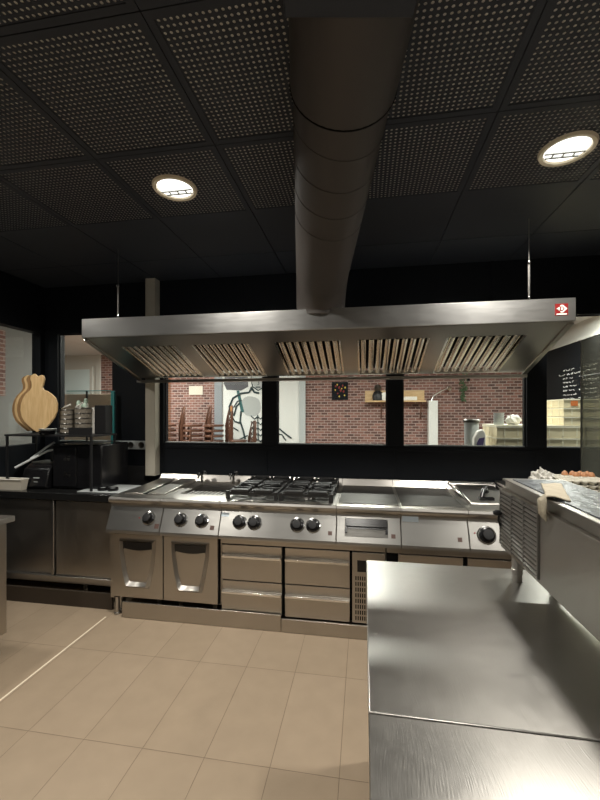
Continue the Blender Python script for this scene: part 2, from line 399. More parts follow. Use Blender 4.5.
# ------------------------------------------------------------------ duct
th = math.atan(64/388)
Rv = Vector((math.cos(th), math.sin(th), 0)); Fv = Vector((-math.sin(th), math.cos(th), 0))
def duct_pt(w): return Rv*.152 + Fv*w + Vector((0,0,1.58+.848*1.36 + (1.36-w)*.152))
t = thing('ventilation_duct', 'fat dark round duct running under the ceiling towards the extraction hood', 'duct', duct_pt(1.0))
d = (duct_pt(2)-duct_pt(1)).normalized()
far = duct_pt(2.78)
path = [duct_pt(1.34), duct_pt(1.8), duct_pt(2.2), duct_pt(2.6)]
e = duct_pt(2.6)
for k in range(1, 9):
    a = k/8*PI/2
    path.append(e + Vector((d.x, d.y, 0)).normalized()*(.27*math.sin(a)) + Vector((0,0,-.04*min(1,k/4) - .20*(1-math.cos(a)))))
path.append(Vector((path[-1].x, path[-1].y, 2.315)))
MB().tube(path, .178, 40).build('spiral_pipe', M['duct'], t, smooth=60)
rb = MB()
for k in range(4):
    w = 1.50+.17*k
    sk = Vector((.16*math.cos(0), 0, 0))
    n = 48; pts = []
    for i in range(n):
        a = 2*PI*i/n; up = Rv.cross(d).normalized()
        pts.append(duct_pt(w) + Rv*(math.cos(a)*.179) + up*(math.sin(a)*.179) + d*(.02*math.cos(a)))
    rb.tube(pts, .0012, 5, closed=True)
rb.build('spiral_seam', M['duct'], t)
MB().tube([duct_pt(.98), duct_pt(1.36)], .187, 40).build('collar', M['duct'], t)
pts = [duct_pt(1.362) + Rv*(math.cos(2*PI*i/48)*.185) + Rv.cross(d).normalized()*(math.sin(2*PI*i/48)*.185) for i in range(48)]
MB().tube(pts, .0045, 6, closed=True).build('collar_seal', M['dark'], t)
pc = duct_pt(.0); q = MB()
q.obox(Rv*.125 + Fv*.2 + Vector((0,0,2.747)), Rv, Fv, (0,0,1), .166, .80, .150)
q.build('plenum_box', M['blackceil'], t, bevel=.004)

# ------------------------------------------------------------------ hood
HX0, HX1, HY0, HY1, HZB, HZT, HZ2 = -2.165, 1.32, 2.70, 3.50, 2.165, 2.31, 1.895
sl = (HZ2-HZB)/(HY1-HY0)
def hz(y): return HZB + sl*(y-HY0)
hd = thing('extraction_hood', 'long stainless extraction hood with a sloping underside above the cooking line', 'hood', (-.42, 3.1, HZ2))
MB().box(HX0, HX1, HY0, HY0+.012, HZB, HZT).build('front_fascia', M['hood'], hd, bevel=.002)
MB().box(HX0, HX1, HY0+.0125, HY1, HZT-.012, HZT-.002).build('top_sheet', M['hood'], hd)
for x in (HX0, HX1-.012):
    MB().prism([(HY0+.0125,HZB-.004),(HY0+.0125,HZT-.013),(HY1,HZT-.013),(HY1,HZ2)], 'X', x, x+.012).build('end_panel', M['hood'], hd)
    xx = x-.004 if x < 0 else x-.022
    n = Vector((0, -sl, 1)).normalized(); sdir = Vector((0, 1, sl)).normalized(); mid = Vector((xx+.019, (HY0+HY1)/2, hz((HY0+HY1)/2)-.004))
    MB().obox(mid, (1,0,0), sdir, n, .017, .395, .006).build('end_lip', M['steel'], hd, bevel=.002)
fc = [(-1.70,.47),(-1.10,.47),(-.42,.50),(.205,.51),(.835,.52)]
fy0, fy1 = 2.855, 3.44
us = MB()
def slab(mb, x0, x1, y0, y1, dz0, dz1):
    mb.prism([(y0, hz(y0)+dz0),(y0, hz(y0)+dz1),(y1, hz(y1)+dz1),(y1, hz(y1)+dz0)], 'X', x0, x1)
slab(us, HX0+.013, HX1-.013, HY0+.013, fy0, 0, .006); slab(us, HX0+.013, HX1-.013, fy1, HY1-.06, 0, .006)
edges = [HX0+.013] + [v for c, w in fc for v in (c-w/2, c+w/2)] + [HX1-.013]
for a, b in zip(edges[::2], edges[1::2]): slab(us, a, b, fy0, fy1, 0, .006)
us.build('underside_sheet', M['steel'], hd)
dk = MB(); slab(dk, HX0+.02, HX1-.02, fy0-.02, fy1+.02, .065, .07); dk.build('recess_shade_sheet', M['dark'], hd)  # dark sheet behind the filters, shade of the recess put into its colour
for c, w in fc:
    f = MB(); n = 8; p = (w-.03)/n
    fr = MB(); 
    for a, b in ((c-w/2+.001, c-w/2+.015),(c+w/2-.015, c+w/2-.001)): slab(f, a, b, fy0+.002, fy1-.002, -.002, .03)
    slab(f, c-w/2+.001, c+w/2-.001, fy0+.002, fy0+.022, .022, .03); slab(f, c-w/2+.001, c+w/2-.001, fy1-.016, fy1-.002, -.002, .03)
    for k in range(n):
        cx = c-w/2+.015+p*(k+.5); r = p*.365; prof = []
        for q in range(9):
            a = PI*q/8; prof.append((cx-math.cos(a)*r, -math.sin(a)*r*.85))
        for q in range(8, -1, -1):
            a = PI*q/8; prof.append((cx-math.cos(a)*(r-.0025), -math.sin(a)*(r*.85-.0025)))
        A = []; B = []
        for x, dz in prof:
            A.append(f.bm.verts.new((x, fy0+.02, hz(fy0+.02)+.022+dz))); B.append(f.bm.verts.new((x, fy1-.014, hz(fy1-.014)+.022+dz)))
        m_ = len(prof)
        for i in range(m_): f.bm.faces.new((A[i], A[(i+1) % m_], B[(i+1) % m_], B[i]))
        f.bm.faces.new(A[::-1]); f.bm.faces.new(B)
    fo = f.build('baffle_filter', M['baffle'], hd)
    # inner offset row of channels behind the gaps
MB().box(HX0, HX1, HY1-.065, HY1+.004, HZ2-.022, HZ2+.003).build('grease_gutter', M['steel'], hd, bevel=.003)
MB().lathe([(0,0),(.012,0),(.012,.02),(0,.02)], (.87, 3.46, HZ2-.045)).build('drain_plug', M['mplastic'], hd)
# red maker's badge on the fascia
bd = MB().box(1.199, 1.274, HY0-.003, HY0, 2.200, 2.274).build('badge', M['red'], hd)
ox, oz = 1.2365, 2.241
w = MB()
out = [(-.030,0),(0,.026),(.030,0),(0,-.026)]
w.prism([(ox-.032,oz),(ox-.012,oz+.012),(ox-.006,oz+.024),(ox+.008,oz+.024),(ox+.032,oz),(ox+.008,oz-.024),(ox-.006,oz-.024),(ox-.012,oz-.012)], 'Y', HY0-.0045, HY0-.003)
w.box(ox-.030, ox+.030, HY0-.0045, HY0-.003, 2.203, 2.211)
w.build('badge_emblem', M['whitep'], bd)
w = MB(); w.prism([(ox-.012,oz+.014),(ox+.004,oz+.014),(ox+.016,oz),(ox+.004,oz-.014),(ox-.012,oz-.014)], 'Y', HY0-.006, HY0-.0045); w.build('badge_field', M['red'], bd)
w = MB(); w.prism([(ox-.005,oz+.008),(ox+.002,oz+.008),(ox+.008,oz),(ox+.002,oz-.008),(ox-.005,oz-.008)], 'Y', HY0-.0072, HY0-.006)
w.box(ox-.028, ox-.016, HY0-.0072, HY0-.0045, oz-.002, oz+.002); w.build('badge_letter', M['whitep'], bd)
for x, lb in ((-1.958, 'thin wire hanger with turnbuckle holding the left end of the hood'), (1.104, 'thin wire hanger with turnbuckle holding the right end of the hood')):
    t = thing('hood_hanger', lb, 'hanger', (x, 2.85, 2.312), 'hood hangers')
    MB().lathe([(0,0),(.012,0),(.012,.008),(0,.008)], (x,2.85,2.312)).build('anchor_plate', M['steel'], t)
    MB().cyl((x,2.85,2.32),(x,2.85,2.899),.003,8).build('wire', M['steel'], t)
    g = MB(); g.cyl((x-.006,2.85,2.33),(x-.006,2.85,2.60),.0028,8); g.cyl((x+.006,2.85,2.33),(x+.006,2.85,2.60),.0028,8)
    g.lathe([(0,0),(.011,0),(.013,.012),(.011,.026),(0,.026)], (x,2.85,2.345),seg=12); g.lathe([(0,0),(.011,0),(.013,.012),(.011,.026),(0,.026)], (x,2.85,2.59),seg=12)
    g.build('turnbuckle', M['chrome'], t)

# ------------------------------------------------------------------ cooking line
TOP = .93
nrm = Vector((0, -.17, .075)).normalized(); sdn = Vector((0, -.075, -.17)).normalized()
def cp_pt(x, tt): # point on control panel, tt 0 at top .. 1 at bottom
    return Vector((x, 2.775-.075*tt, .85-.17*tt))
def module(name, label, x0, x1, well=None):
    x0 += .0015; x1 -= .0015
    t = thing(name, label, 'cooking appliance', ((x0+x1)/2, 3.1, .66))
    topz = TOP if well is None else .80
    pr = [(3.575,.66),(3.575,.985),(3.535,.985),(3.50,TOP)]
    if well is None: pr += [(2.765,TOP)]
    else: pr += [(well[3],TOP),(well[3],.84),(well[2],.84),(well[2],TOP),(2.765,TOP)]
    pr += [(2.742,.925),(2.733,.910),(2.733,.900),(2.742,.885),(2.765,.878),(2.775,.87),(2.775,.85),(2.70,.68),(2.70,.66)]
    MB().prism(pr, 'X', x0, x1).build('body', M['steel'], t, smooth=30)
    if well:
        MB().box(x0, well[0], well[2], well[3], .84, TOP).build('well_rim', M['steel'], t); MB().box(well[1], x1, well[2], well[3], .84, TOP).build('well_rim', M['steel'], t)
    c = cp_pt((x0+x1)/2, .5) + nrm*.002
    MB().obox(c, (1,0,0), sdn, nrm, (x1-x0)/2-.003, .088, .002).build('control_panel', M['panel'], t)
    # feet the module rests on are in the bases below
    return t
def knob(t, x, tt=.45, r=.044):
    o = cp_pt(x, tt) + nrm*.0045
    k = MB().lathe([(0,0),(r*1.12,0),(r*1.12,.004),(r,.006),(r,.014),(r*.90,.018),(r*.66,.020),(r*.60,.046),(r*.52,.050),(0,.050)], o, nrm, 28).build('knob', M['bplastic'], t)
    MB().lathe([(r*.64,.0502),(r*.44,.0515),(0,.0515)], o, nrm, 24).build('knob_cap', M['mplastic'], k)
    MB().lathe([(r*1.13,.002),(r*1.20,.002),(r*1.20,.006),(r*1.02,.0085),(r*1.01,.0065)], o, nrm, 28).build('bezel', M['chrome'], k)
def badge(t, x, tt=.68, s=.014):
    MB().obox(cp_pt(x, tt)+nrm*.005, (1,0,0), sdn, nrm, s, s, .001).build('badge', M['rubber'], t)

# fryer with two lids
t = module('covered_fryer', 'stainless module with slanting lids at the left end of the cooking line', -1.962, -1.517)
knob(t, -1.62, .45); badge(t, -1.545, .75, .017)
MB().lathe([(0,0),(.006,0),(.005,.004),(0,.004)], cp_pt(-1.70,.45)+nrm*.004, nrm, 12).build('indicator_lamp', M['red'], t)
for i, (a, b) in enumerate(((-1.90,-1.74),(-1.70,-1.56))):
    l = MB(); l.prism([(2.85,TOP+.001),(2.85,TOP+.012),(3.42,TOP+.035),(3.44,TOP+.03),(3.44,TOP+.001)], 'X', a, b)
    lo = l.build('lid', M['steel'], t, bevel=.003)
MB().box(-1.738, -1.702, 2.86, 3.42, TOP+.001, TOP+.004).build('lid_gap', M['dark'], t)
# pasta cooker with taps
t = module('pasta_cooker', 'stainless module with open basin and two small taps beside the burners', -1.517, -1.052, (-1.46,-1.10,2.93,3.38))
knob(t, -1.36); knob(t, -1.193); badge(t, -1.107, .70, .016)
g = MB(); g.box(-1.455,-1.105,2.94,3.36,.905,.909)
g.build('drain_plate', M['griddle'], t)
g = MB()
for k in range(9): g.box(-1.44+.038*k, -1.425+.038*k, 2.95, 3.15, .9095, .914)
g.build('drain_grid', M['steel'], t)
for x in (-1.50, -1.19):
    y = 3.44
    g = MB(); g.cyl((x,y,TOP),(x,y,TOP+.07),.011,12); g.tube([(x,y,TOP+.065),(x,y-.03,TOP+.085),(x,y-.07,TOP+.075),(x,y-.08,TOP+.05)],.008,8)
    tp = g.build('tap', M['griddle'], t)
    g = MB()
    for dx, dz in ((-.028,.08),(.026,.10)):
        g.cyl((x,y,TOP+.06),(x+dx,y,TOP+dz),.005,8); g.lathe([(0,-.022),(.017,-.015),(.024,0),(.017,.015),(0,.022)],(x+dx,y,TOP+dz),seg=12)
    g.build('tap_knob', M['bplastic'], tp)
# range
t = module('gas_range', 'four-burner gas range with black cast iron grates and four black knobs', -1.052, -.192)
for x in (-.90,-.787,-.47,-.356): knob(t, x, .43)
badge(t, -.235, .68)
MB().obox(cp_pt(-1.018,.16)+nrm*.005, (1,0,0), sdn, nrm, .030, .014, .0008).build('sticker', M['blue'], t)
MB().box(-1.02,-.22,2.79,3.50,TOP,TOP+.003).build('burner_tray', M['griddle'], t)
for i, bx in enumerate((-.83, -.42)):
    for j, by in enumerate((2.96, 3.32)):
        b = MB(); b.lathe([(0,.003),(.075,.003),(.07,.012),(.055,.014),(.055,.024),(.045,.030),(0,.032)], (bx,by,TOP), seg=28)
        b.build('burner', M['griddle'], t)
        g = MB(); z0, z1 = TOP+.044, TOP+.064; W, D = .185, .155
        for s_ in (-1, 1):
            g.box(bx-W, bx+W, by+s_*D-.008, by+s_*D+.008, z0-.008, z1-.006); g.box(bx+s_*W-.008, bx+s_*W+.008, by-D, by+D, z0-.008, z1-.006)
            for q in (-1, 1): g.box(bx+s_*W-.014, bx+s_*W+.014, by+q*D-.012, by+q*D+.012, TOP+.003, z1)
        for a in (0, PI/2, PI, 3*PI/2, PI/4, 3*PI/4, 5*PI/4, 7*PI/4):
            dx, dy = math.cos(a), math.sin(a)
            L1 = min(W/abs(dx) if abs(dx) > .01 else 9, D/abs(dy) if abs(dy) > .01 else 9)
            c = Vector((bx+dx*(L1+.05)/2, by+dy*(L1+.05)/2, z1-.006)); g.obox(c, (dx,dy,0), (-dy,dx,0), (0,0,1), (L1-.05)/2, .010, .010)
        # raised flat finger pads
        for s_ in (-1, 1): g.box(bx+s_*.088-.068, bx+s_*.088+.068, by-D-.012, by-D+.050, z1-.006, z1+.012); g.box(bx+s_*.088-.062, bx+s_*.088+.062, by+D-.045, by+D+.010, z1-.006, z1+.012)
        g.build('grate', M['iron'], t, bevel=.002)
# griddle with drawer
t = module('griddle', 'flat dark griddle module with a black-handled drip drawer in its front', -.192, .250)
MB().box(-.180,.240,2.80,3.49,TOP,TOP+.005).build('cooking_plate', M['griddle'], t, bevel=.002)
c = cp_pt(.015, .42)
dr = MB().obox(c+nrm*.006, (1,0,0), sdn, nrm, .148, .062, .004).build('drip_drawer', M['griddle'], t)
g = MB(); g.obox(c+nrm*.020-sdn*.030, (1,0,0), sdn, nrm, .138, .026, .016)
g.obox(c+nrm*.014-sdn*.005+Vector((-.138,0,0)), (1,0,0), sdn, nrm, .008, .045, .010); g.obox(c+nrm*.014-sdn*.005+Vector((.138,0,0)), (1,0,0), sdn, nrm, .008, .045, .010)
g.obox(c+nrm*.0105-sdn*.002, (1,0,0), sdn, nrm, .130, .014, .001)
g.build('handle', M['bplastic'], dr, bevel=.004)
badge(t, .198)
# neutral module
t = module('hot_plate', 'plain smooth-topped stainless module between the griddle and the framed fryer', .250, .689)
MB().box(.262,.680,2.80,3.49,TOP,TOP+.004).build('cooking_plate', M['griddle'], t, bevel=.002)
badge(t, .63)
MB().obox(cp_pt(.315,.02)+nrm*.005, (1,0,0), sdn, nrm, .055, .020, .0008).build('sticker', M['blue'], t)
# right fryer
t = module('deep_fryer', 'stainless deep fryer module framed by a raised rail, one large black knob', .689, 1.10, (.74,1.06,2.92,3.42))
knob(t, .80, .48, .050)
MB().lathe([(0,0),(.006,0),(.005,.004),(0,.004)], cp_pt(.728,.42)+nrm*.004, nrm, 12).build('indicator_lamp', M['red'], t)
z = TOP+.055
MB().tube([(.735,2.88,TOP+.004),(.70,3.0,z),(.695,3.42,z),(.72,3.50,z),(1.04,3.50,z),(1.08,3.46,z),(1.085,2.95,z),(1.07,2.86,TOP+.004)], .008, 10).build('basket_rail', M['chrome'], t)
g = MB(); g.prism([(2.92,TOP+.001),(2.93,TOP+.012),(3.40,TOP+.05),(3.42,TOP+.05),(3.42,TOP+.001)], 'X', .75, 1.05); g.build('basin_lid', M['steel'], t, bevel=.004)
g = MB(); g.tube([(.85,3.02,TOP+.03),(.87,3.05,TOP+.075),(.91,3.13,TOP+.085),(.93,3.17,TOP+.045)], .016, 10); g.box(.83,.93,2.99,3.03,TOP+.015,TOP+.035)
g.build('lid_handle', M['bplastic'], t)

# bases
def adj_foot(mb, x, y, z1, r=.014):
    mb.lathe([(0,0),(r*1.7,0),(r*1.7,.012),(r,.016),(r,z1),(0,z1)], (x,y,0), seg=16)
HO = [(-.152,.192),(.152,.192),(.150,.10),(.128,-.05),(.105,-.155),(.092,-.188),(-.092,-.188),(-.105,-.155),(-.128,-.05),(-.150,.10)]
HI = [(-.122,.168),(.122,.168),(.118,.09),(.096,-.05),(.074,-.130),(.066,-.140),(-.066,-.140),(-.074,-.130),(-.096,-.05),(-.118,.09)]
def door(t, x0, x1):
    dz0, dz1 = .150, .640; yf = 2.755
    d_ = MB().box(x0, x1, yf, yf+.03, dz0, dz1).build('door', M['door'], t, bevel=.003)
    cx, cz = (x0+x1)/2, .415
    MB().ringprism([(cx+a, cz+b) for a, b in HO], [(cx+a, cz+b) for a, b in HI], 'Y', yf-.001, yf-.032, yf-.001).build('handle_frame', M['steel'], d_, smooth=50)
    cr = [(cx-.124,cz+.168)] + [(cx+.124,cz+.168)] + [(cx+.122,cz+.10)] + [(cx+.118-.0295*k, cz+.118-.014*math.sin(PI*k/8)) for k in range(0, 9)] + [(cx-.122,cz+.10)]
    MB().prism(cr, 'Y', yf-.006, yf-.0005).build('handle_recess', M['bplastic'], d_)
for nm, lb, x0, x1 in (('base_cabinet', 'stainless base cabinet under the lidded module at the left end, cup-handled door', -1.962, -1.515), ('base_cabinet', 'stainless base cabinet left of the drawers, cup-handled door', -1.515, -1.055)):
    t = thing(nm, lb, 'cabinet', ((x0+x1)/2, 3.15, 0), 'base cabinets with cup-handled doors')
    MB().box(x0+.002, x1-.002, 2.79, 3.57, .135, .657).build('carcass', M['door'], t)
    MB().box(x0+.03, x1-.012, 2.784, 2.7895, .141, .65).build('door_shadow_gap', M['dark'], t)
    if x0 < -1.9: MB().box(x0+.002, x0+.030, 2.762, 2.789, .135, .657).build('stile', M['door'], t)
    door(t, x0+(.032 if x0 < -1.9 else .004), x1-(.004 if x0 < -1.9 else .022))
    for y in (2.85, 3.5):
        for x in (x0+.035 if x0 < -1.9 else x0+.10, x1-.08):
            g = MB(); adj_foot(g, x, y, .135, .016); g.build('foot', M['steel'], t)
    if x0 < -1.9:
        g = MB(); adj_foot(g, x0+.045, 2.785, .135, .016); g.build('foot', M['steel'], t)
# refrigerated drawer bases
def drawer(t, x0, x1, zt, zb):
    yf = 2.757
    pr = [(yf+.03,zb),(yf+.03,zt),(yf+.004,zt),(yf+.010,zt-.062),(yf+.012,zt-.07),(yf-.012,zt-.075),(yf-.014,zt-.088),(yf,zt-.094),(yf,zb)]
    d_ = MB().prism(pr, 'X', x0, x1).build('drawer', M['door'], t, bevel=.0015)
    MB().box(x0+.004, x1-.004, yf-.017, yf-.0145, zt-.090, zt-.074).build('pull_lip', M['chrome'], d_, bevel=.001)
def dbase(label, x0, x1, cols, vent=None):
    t = thing('refrigerated_drawer_base', label, 'cabinet', ((x0+x1)/2, 3.15, 0), 'refrigerated drawer bases')
    MB().box(x0+.002, x1-.002, 2.79, 3.57, .135, .657).build('carcass', M['steel'], t)
    MB().box(x0+.004, x1-.004, 2.784, 2.7895, .105, .655).build('door_shadow_gap', M['dark'], t)
    MB().box(x0+.004, x1-.004, 2.752, 2.783, .612, .650).build('top_rail', M['door'], t, bevel=.002)
    for a, b in cols:
        drawer(t, a, b, .600, .345); drawer(t, a, b, .335, .105)
    if vent:
        a, b = vent
        v = MB().box(a, b, 2.757, 2.782, .105, .600).build('vent_panel', M['door'], t, bevel=.002)
        MB().box(a+.035, a+.125, 2.7545, 2.7568, .465, .545).build('thermostat_display', M['bplastic'], v)
        g = MB()
        for r_ in range(8):
            for c_ in range(8):
                g.box(a+.022+c_*.0155, a+.030+c_*.0155, 2.7548, 2.7568, .125+r_*.040, .153+r_*.040)
        g.build('vent_slot', M['dark'], v)
    for y in (2.9, 3.5):
        for x in (x0+.1, x1-.1):
            g = MB(); adj_foot(g, x, y, .135, .018); g.build('foot', M['steel'], t)
    return t
dbase('stainless base with four long drawers and a slotted vent panel', -1.053, .150, ((-1.045,-.590),(-.565,-.100)), (-.082,.145))
dbase('stainless drawer base half hidden behind the corner of the foreground worktable', .152, 1.10, ((.235,.66),(.69,1.09)))
t = thing('plinth', 'low stainless kickboard running under the cooking line', 'plinth', (-.4, 2.745, 0))
MB().box(-1.845, -.592, 2.735, 2.747, .002, .122).build('kickboard', M['door'], t, bevel=.002)
MB().box(-.588, 1.09, 2.735, 2.747, .002, .098).build('kickboard', M['door'], t, bevel=.002)

# ------------------------------------------------------------------ left counter
t = thing('sliding_door_cabinet', 'dull stainless cabinet with two sliding doors under the black worktop', 'cabinet', (-2.64, 3.25, 0))
g = MB(); g.box(-3.31,-1.985,2.945,3.57,.15,.835); g.build('carcass', M['steel'], t)
MB().box(-3.31,-2.625,2.932,2.944,.205,.835).build('door', M['door'], t, bevel=.002)
MB().box(-2.585,-2.065,2.922,2.944,.205,.835).build('door', M['door'], t, bevel=.002)
MB().box(-2.625,-2.597,2.905,2.944,.205,.838).build('door_edge_grip', M['steel'], t, bevel=.004)
MB().box(-3.31,-1.985,2.90,2.944,.15,.203).build('bottom_rail', M['steel'], t, bevel=.003)
MB().box(-2.062,-1.985,2.925,2.944,.205,.835).build('stile', M['door'], t)
for x in (-3.2,-2.35,-2.02):
    for y in (2.98, 3.5):
        g = MB(); adj_foot(g, x, y, .15, .017); g.build('foot', M['steel'], t)
tag(MB().box(-3.31,-1.995,2.825,2.845,.0,.125).build('dark_plinth', M['plinthdark']), 'dark brown recessed plinth board under the sliding door cabinet', 'plinth')
tag(MB().box(-3.31,-1.968,2.89,3.595,.845,.905).build('black_worktop', M['blacktop'], bevel=.004), 'glossy black worktop on the sliding door cabinet', 'worktop')
# stainless pad with two black rings
pz = .906
tp = thing('counter_plate', 'pale flat plate with two small black rings lying on the black worktop', 'plate', (-2.2,3.1,pz))
MB().prism([(-2.42,2.96),(-2.03,2.96),(-2.03,3.30),(-2.40,3.30)], 'Z', pz, pz+.006).build('plate', M['palegrey'], tp, bevel=.002)
for x in (-2.228,-2.133):
    MB().lathe([(.028,.006),(.042,.006),(.046,.018),(.042,.032),(.030,.032),(.028,.006)], (x,3.035,pz), seg=28, sx=1.0).build('ring', M['bplastic'], tp)
    MB().lathe([(0,.006),(.028,.006),(.028,.026),(0,.026)], (x,3.035,pz), seg=20).build('ring_insert', M['palegrey'], tp)
# fryer-like appliance with two rods
t = thing('countertop_fryer', 'small black countertop fryer with two long metal handles', 'appliance', (-2.9,3.15,.906))
MB().prism([(3.02,.906),(3.00,.93),(3.04,1.08),(3.10,1.12),(3.28,1.12),(3.28,.906)], 'X', -3.02, -2.76).build('body', M['bplastic'], t, bevel=.01)
MB().box(-3.0,-2.80,3.10,3.27,1.12,1.135).build('tank_rim', M['steel'], t, bevel=.004)
MB().tube([(-2.80,3.14,1.245),(-2.84,3.11,1.235),(-3.02,2.95,1.10)], .010, 8).build('handle', M['palegrey'], t)
MB().tube([(-2.83,3.18,1.31),(-2.87,3.14,1.27),(-2.95,3.04,1.17)], .009, 8).build('handle', M['palegrey'], t)
MB().box(-2.83,-2.79,3.13,3.20,1.136,1.28).build('handle_post', M['mplastic'], t)
g = MB(); g.box(-2.90,-2.84,3.016,3.022,1.0,1.008); g.box(-2.89,-2.85,3.010,3.016,.965,.972); g.build('control_marking', M['palegrey'], t)
# microwave
t = thing('microwave', 'black double-height oven with faint control marks under the shelf rack', 'appliance', (-2.6,3.35,.906))
MB().box(-2.74,-2.26,3.06,3.45,.912,1.30).build('body', M['bplastic'], t, bevel=.008)
MB().box(-2.73,-2.50,3.048,3.059,.93,1.28).build('door', M['bplastic'], t, bevel=.003)
g = MB()
for z_ in (1.02, 1.16):
    for dx in (0, .035): g.box(-2.62+dx, -2.595+dx, 3.0455, 3.0478, z_, z_+.022); g.box(-2.62+dx, -2.595+dx, 3.0455, 3.0478, z_+.034, z_+.04)
g.build('control_marking', M['griddle'], t)
g = MB()
for x in (-2.70,-2.30):
    for y in (3.10,3.42): g.cyl((x,y,.906),(x,y,.913),.012,10)
g.build('foot', M['mplastic'], t)
# shelf rack
t = thing('shelf_rack', 'black metal two-tier rack carrying boards and baskets above the appliances', 'rack', (-2.78,3.33,.906))
MB().box(-3.14,-2.28,2.96,3.30,1.375,1.392).build('shelf', M['mplastic'], t, bevel=.002)
MB().box(-2.52,-2.29,2.98,3.28,1.315,1.325).build('shelf', M['mplastic'], t, bevel=.002)
MB().box(-2.50,-2.28,2.96,2.97,1.392,1.455).build('rail', M['mplastic'], t)
for x in (-3.125,-2.295):
    for y in (2.975,3.285): MB().box(x-.008,x+.008,y-.008,y+.008,.906,1.375).build('leg', M['mplastic'], t)
# boards
BO = [(-3.293,1.634),(-3.265,1.524),(-3.181,1.451),(-3.084,1.395),(-2.975,1.476),(-2.893,1.573),(-2.887,1.705),(-2.975,1.778),(-3.057,1.807),(-3.03,1.870),(-3.024,1.905),(-3.045,1.938),(-3.075,1.930),(-3.098,1.915),(-3.115,1.94),(-3.14,1.948),(-3.172,1.925),(-3.180,1.901),(-3.160,1.86),(-3.163,1.808),(-3.251,1.743)]
def smooth_poly(P, n=2):
    for _ in range(n):
        Q = []
        for i in range(len(P)):
            a, b = P[i], P[(i+1) % len(P)]
            Q += [(a[0]*.75+b[0]*.25, a[1]*.75+b[1]*.25), (a[0]*.25+b[0]*.75, a[1]*.25+b[1]*.75)]
        P = Q
    return P
BP = [(x*.935, 1.58+(z_-1.58)*.935*1.03-.004) for x, z_ in smooth_poly(BO, 1)]
for k, (dx, dy, dz, m, lb) in enumerate(((.0,0,.0,'board','pale round wooden pizza board with a flared handle, front of the leaning set'),(-.060,.019,.002,'board2','brown wooden pizza board leaning just behind the pale one'),(-.105,.038,.004,'board','wooden pizza board third from the front of the leaning set'),(-.150,.057,-.002,'board2','dark wooden pizza board at the back of the leaning set, farthest left'))):
    sc = 1 if k == 0 else .97
    b = MB().prism([((x+2.89)*sc-2.89+dx+.035, (z_-1.6)*sc+1.6+dz) for x, z_ in BP], 'Y', 3.02+dy, 3.037+dy).build('pizza_board', M[m], bevel=.003)
    tag(b, lb, 'cutting board', 'wooden pizza boards')
# stacked dark dishes in front of boards
for k in range(3):
    o = MB().lathe([(0,0),(.055,0),(.07,.014),(.066,.016),(.05,.004),(0,.004)], (-2.74,3.00,1.393+.017*k), seg=24).build('small_dish', M['bplastic'] if k < 2 else M['palegrey'])
    tag(o, ('bottom dark dish','middle dark dish','top grey dish')[k] + ' of the small pile beside the pale pizza board', 'dish', 'small pile of dishes')
# wicker baskets
for i, (x, hgt, lb) in enumerate(((-2.645,.22,'grey banded basket nearer the pizza boards, on the black rack'),(-2.495,.235,'grey banded basket holding squeeze bottles, on the black rack'))):
    t = thing('basket', lb, 'basket', (x,3.13,1.393), 'banded baskets on the rack')
    r = .066
    MB().lathe([(0,0),(r,0),(r*1.05,hgt),(r*.98,hgt),(r*.94,.006),(0,.006)], (x,3.13,1.393), seg=24).build('body', M['wire'], t)
    g = MB()
    for q in range(6):
        zz = 1.393+.01+q*hgt/5.4; g.tube([(x+math.cos(a)*r*1.05, 3.13+math.sin(a)*r*1.05, zz) for a in [2*PI*j/24 for j in range(24)]], .0045, 6, closed=True)
    g.build('band', M['griddle'], t)
    tag(MB().tube([(x-.05,3.11,1.615),(x,3.09,1.635),(x+.07,3.07,1.655)] if i == 0 else [(x-.05,3.10,1.63),(x,3.08,1.65),(x+.05,3.06,1.67)], .007, 6).build('spoon_handle', M['whitep']), ('pale spoon handle resting across the basket nearer the pizza boards','pale spoon handle resting across the basket of squeeze bottles')[i], 'spoon', 'spoon handles across the baskets')
for i, (dx, dy, h_) in enumerate(((-.03,-.02,.30),(.03,-.015,.28),(.0,.035,.32),(-.035,.03,.27))):
    x, y = -2.495+dx, 3.13+dy
    t = thing('squeeze_bottle', ('left front','right front','tall rear','short rear left')[i] + ' pale capped squeeze bottle in the banded basket', 'bottle', (x,y,1.40), 'squeeze bottles in the basket')
    MB().lathe([(0,0),(.02,0),(.022,h_-.06),(.012,h_-.045),(0,h_-.045)], (x,y,1.40), seg=16).build('body', M['whitep'], t)
    MB().lathe([(.016,h_-.05),(.018,h_-.03),(.012,h_-.01),(0,h_-.005)], (x,y,1.40), seg=16).build('cap', M['green'], t)
o = MB().box(-2.405,-2.295,3.16,3.26,1.393,1.65).build('tall_box', M['mplastic'], bevel=.004); tag(o, 'tall black box beside the baskets at the right end of the rack', 'box')
o = MB().box(-2.432,-2.408,3.16,3.24,1.393,1.63).build('tall_box', M['whitep'], bevel=.004); tag(o, 'narrow white carton squeezed left of the tall black box', 'box')
# glass splash screen
t = thing('glass_screen', 'upright clear glass screen with a teal edge behind the baskets', 'glass screen', (-2.75,3.53,1.062))
MB().box(-3.0,-2.501,3.526,3.534,1.062,1.80).build('pane', M['glass'], t)
MB().box(-2.500,-2.462,3.520,3.540,1.0,1.80).build('edge_strip', M['teal'], t, bevel=.002)
MB().box(-3.0,-2.501,3.524,3.536,1.801,1.808).build('top_edge', M['teal'], t)
MB().box(-2.79,-2.775,3.536,3.548,1.062,1.80).build('bracket', M['mplastic'], t)
tag(MB().box(-3.31,-2.13,3.505,3.598,.906,1.06).build('upstand', M['blacktop'], bevel=.003), 'black upstand along the wall behind the left appliances', 'upstand')
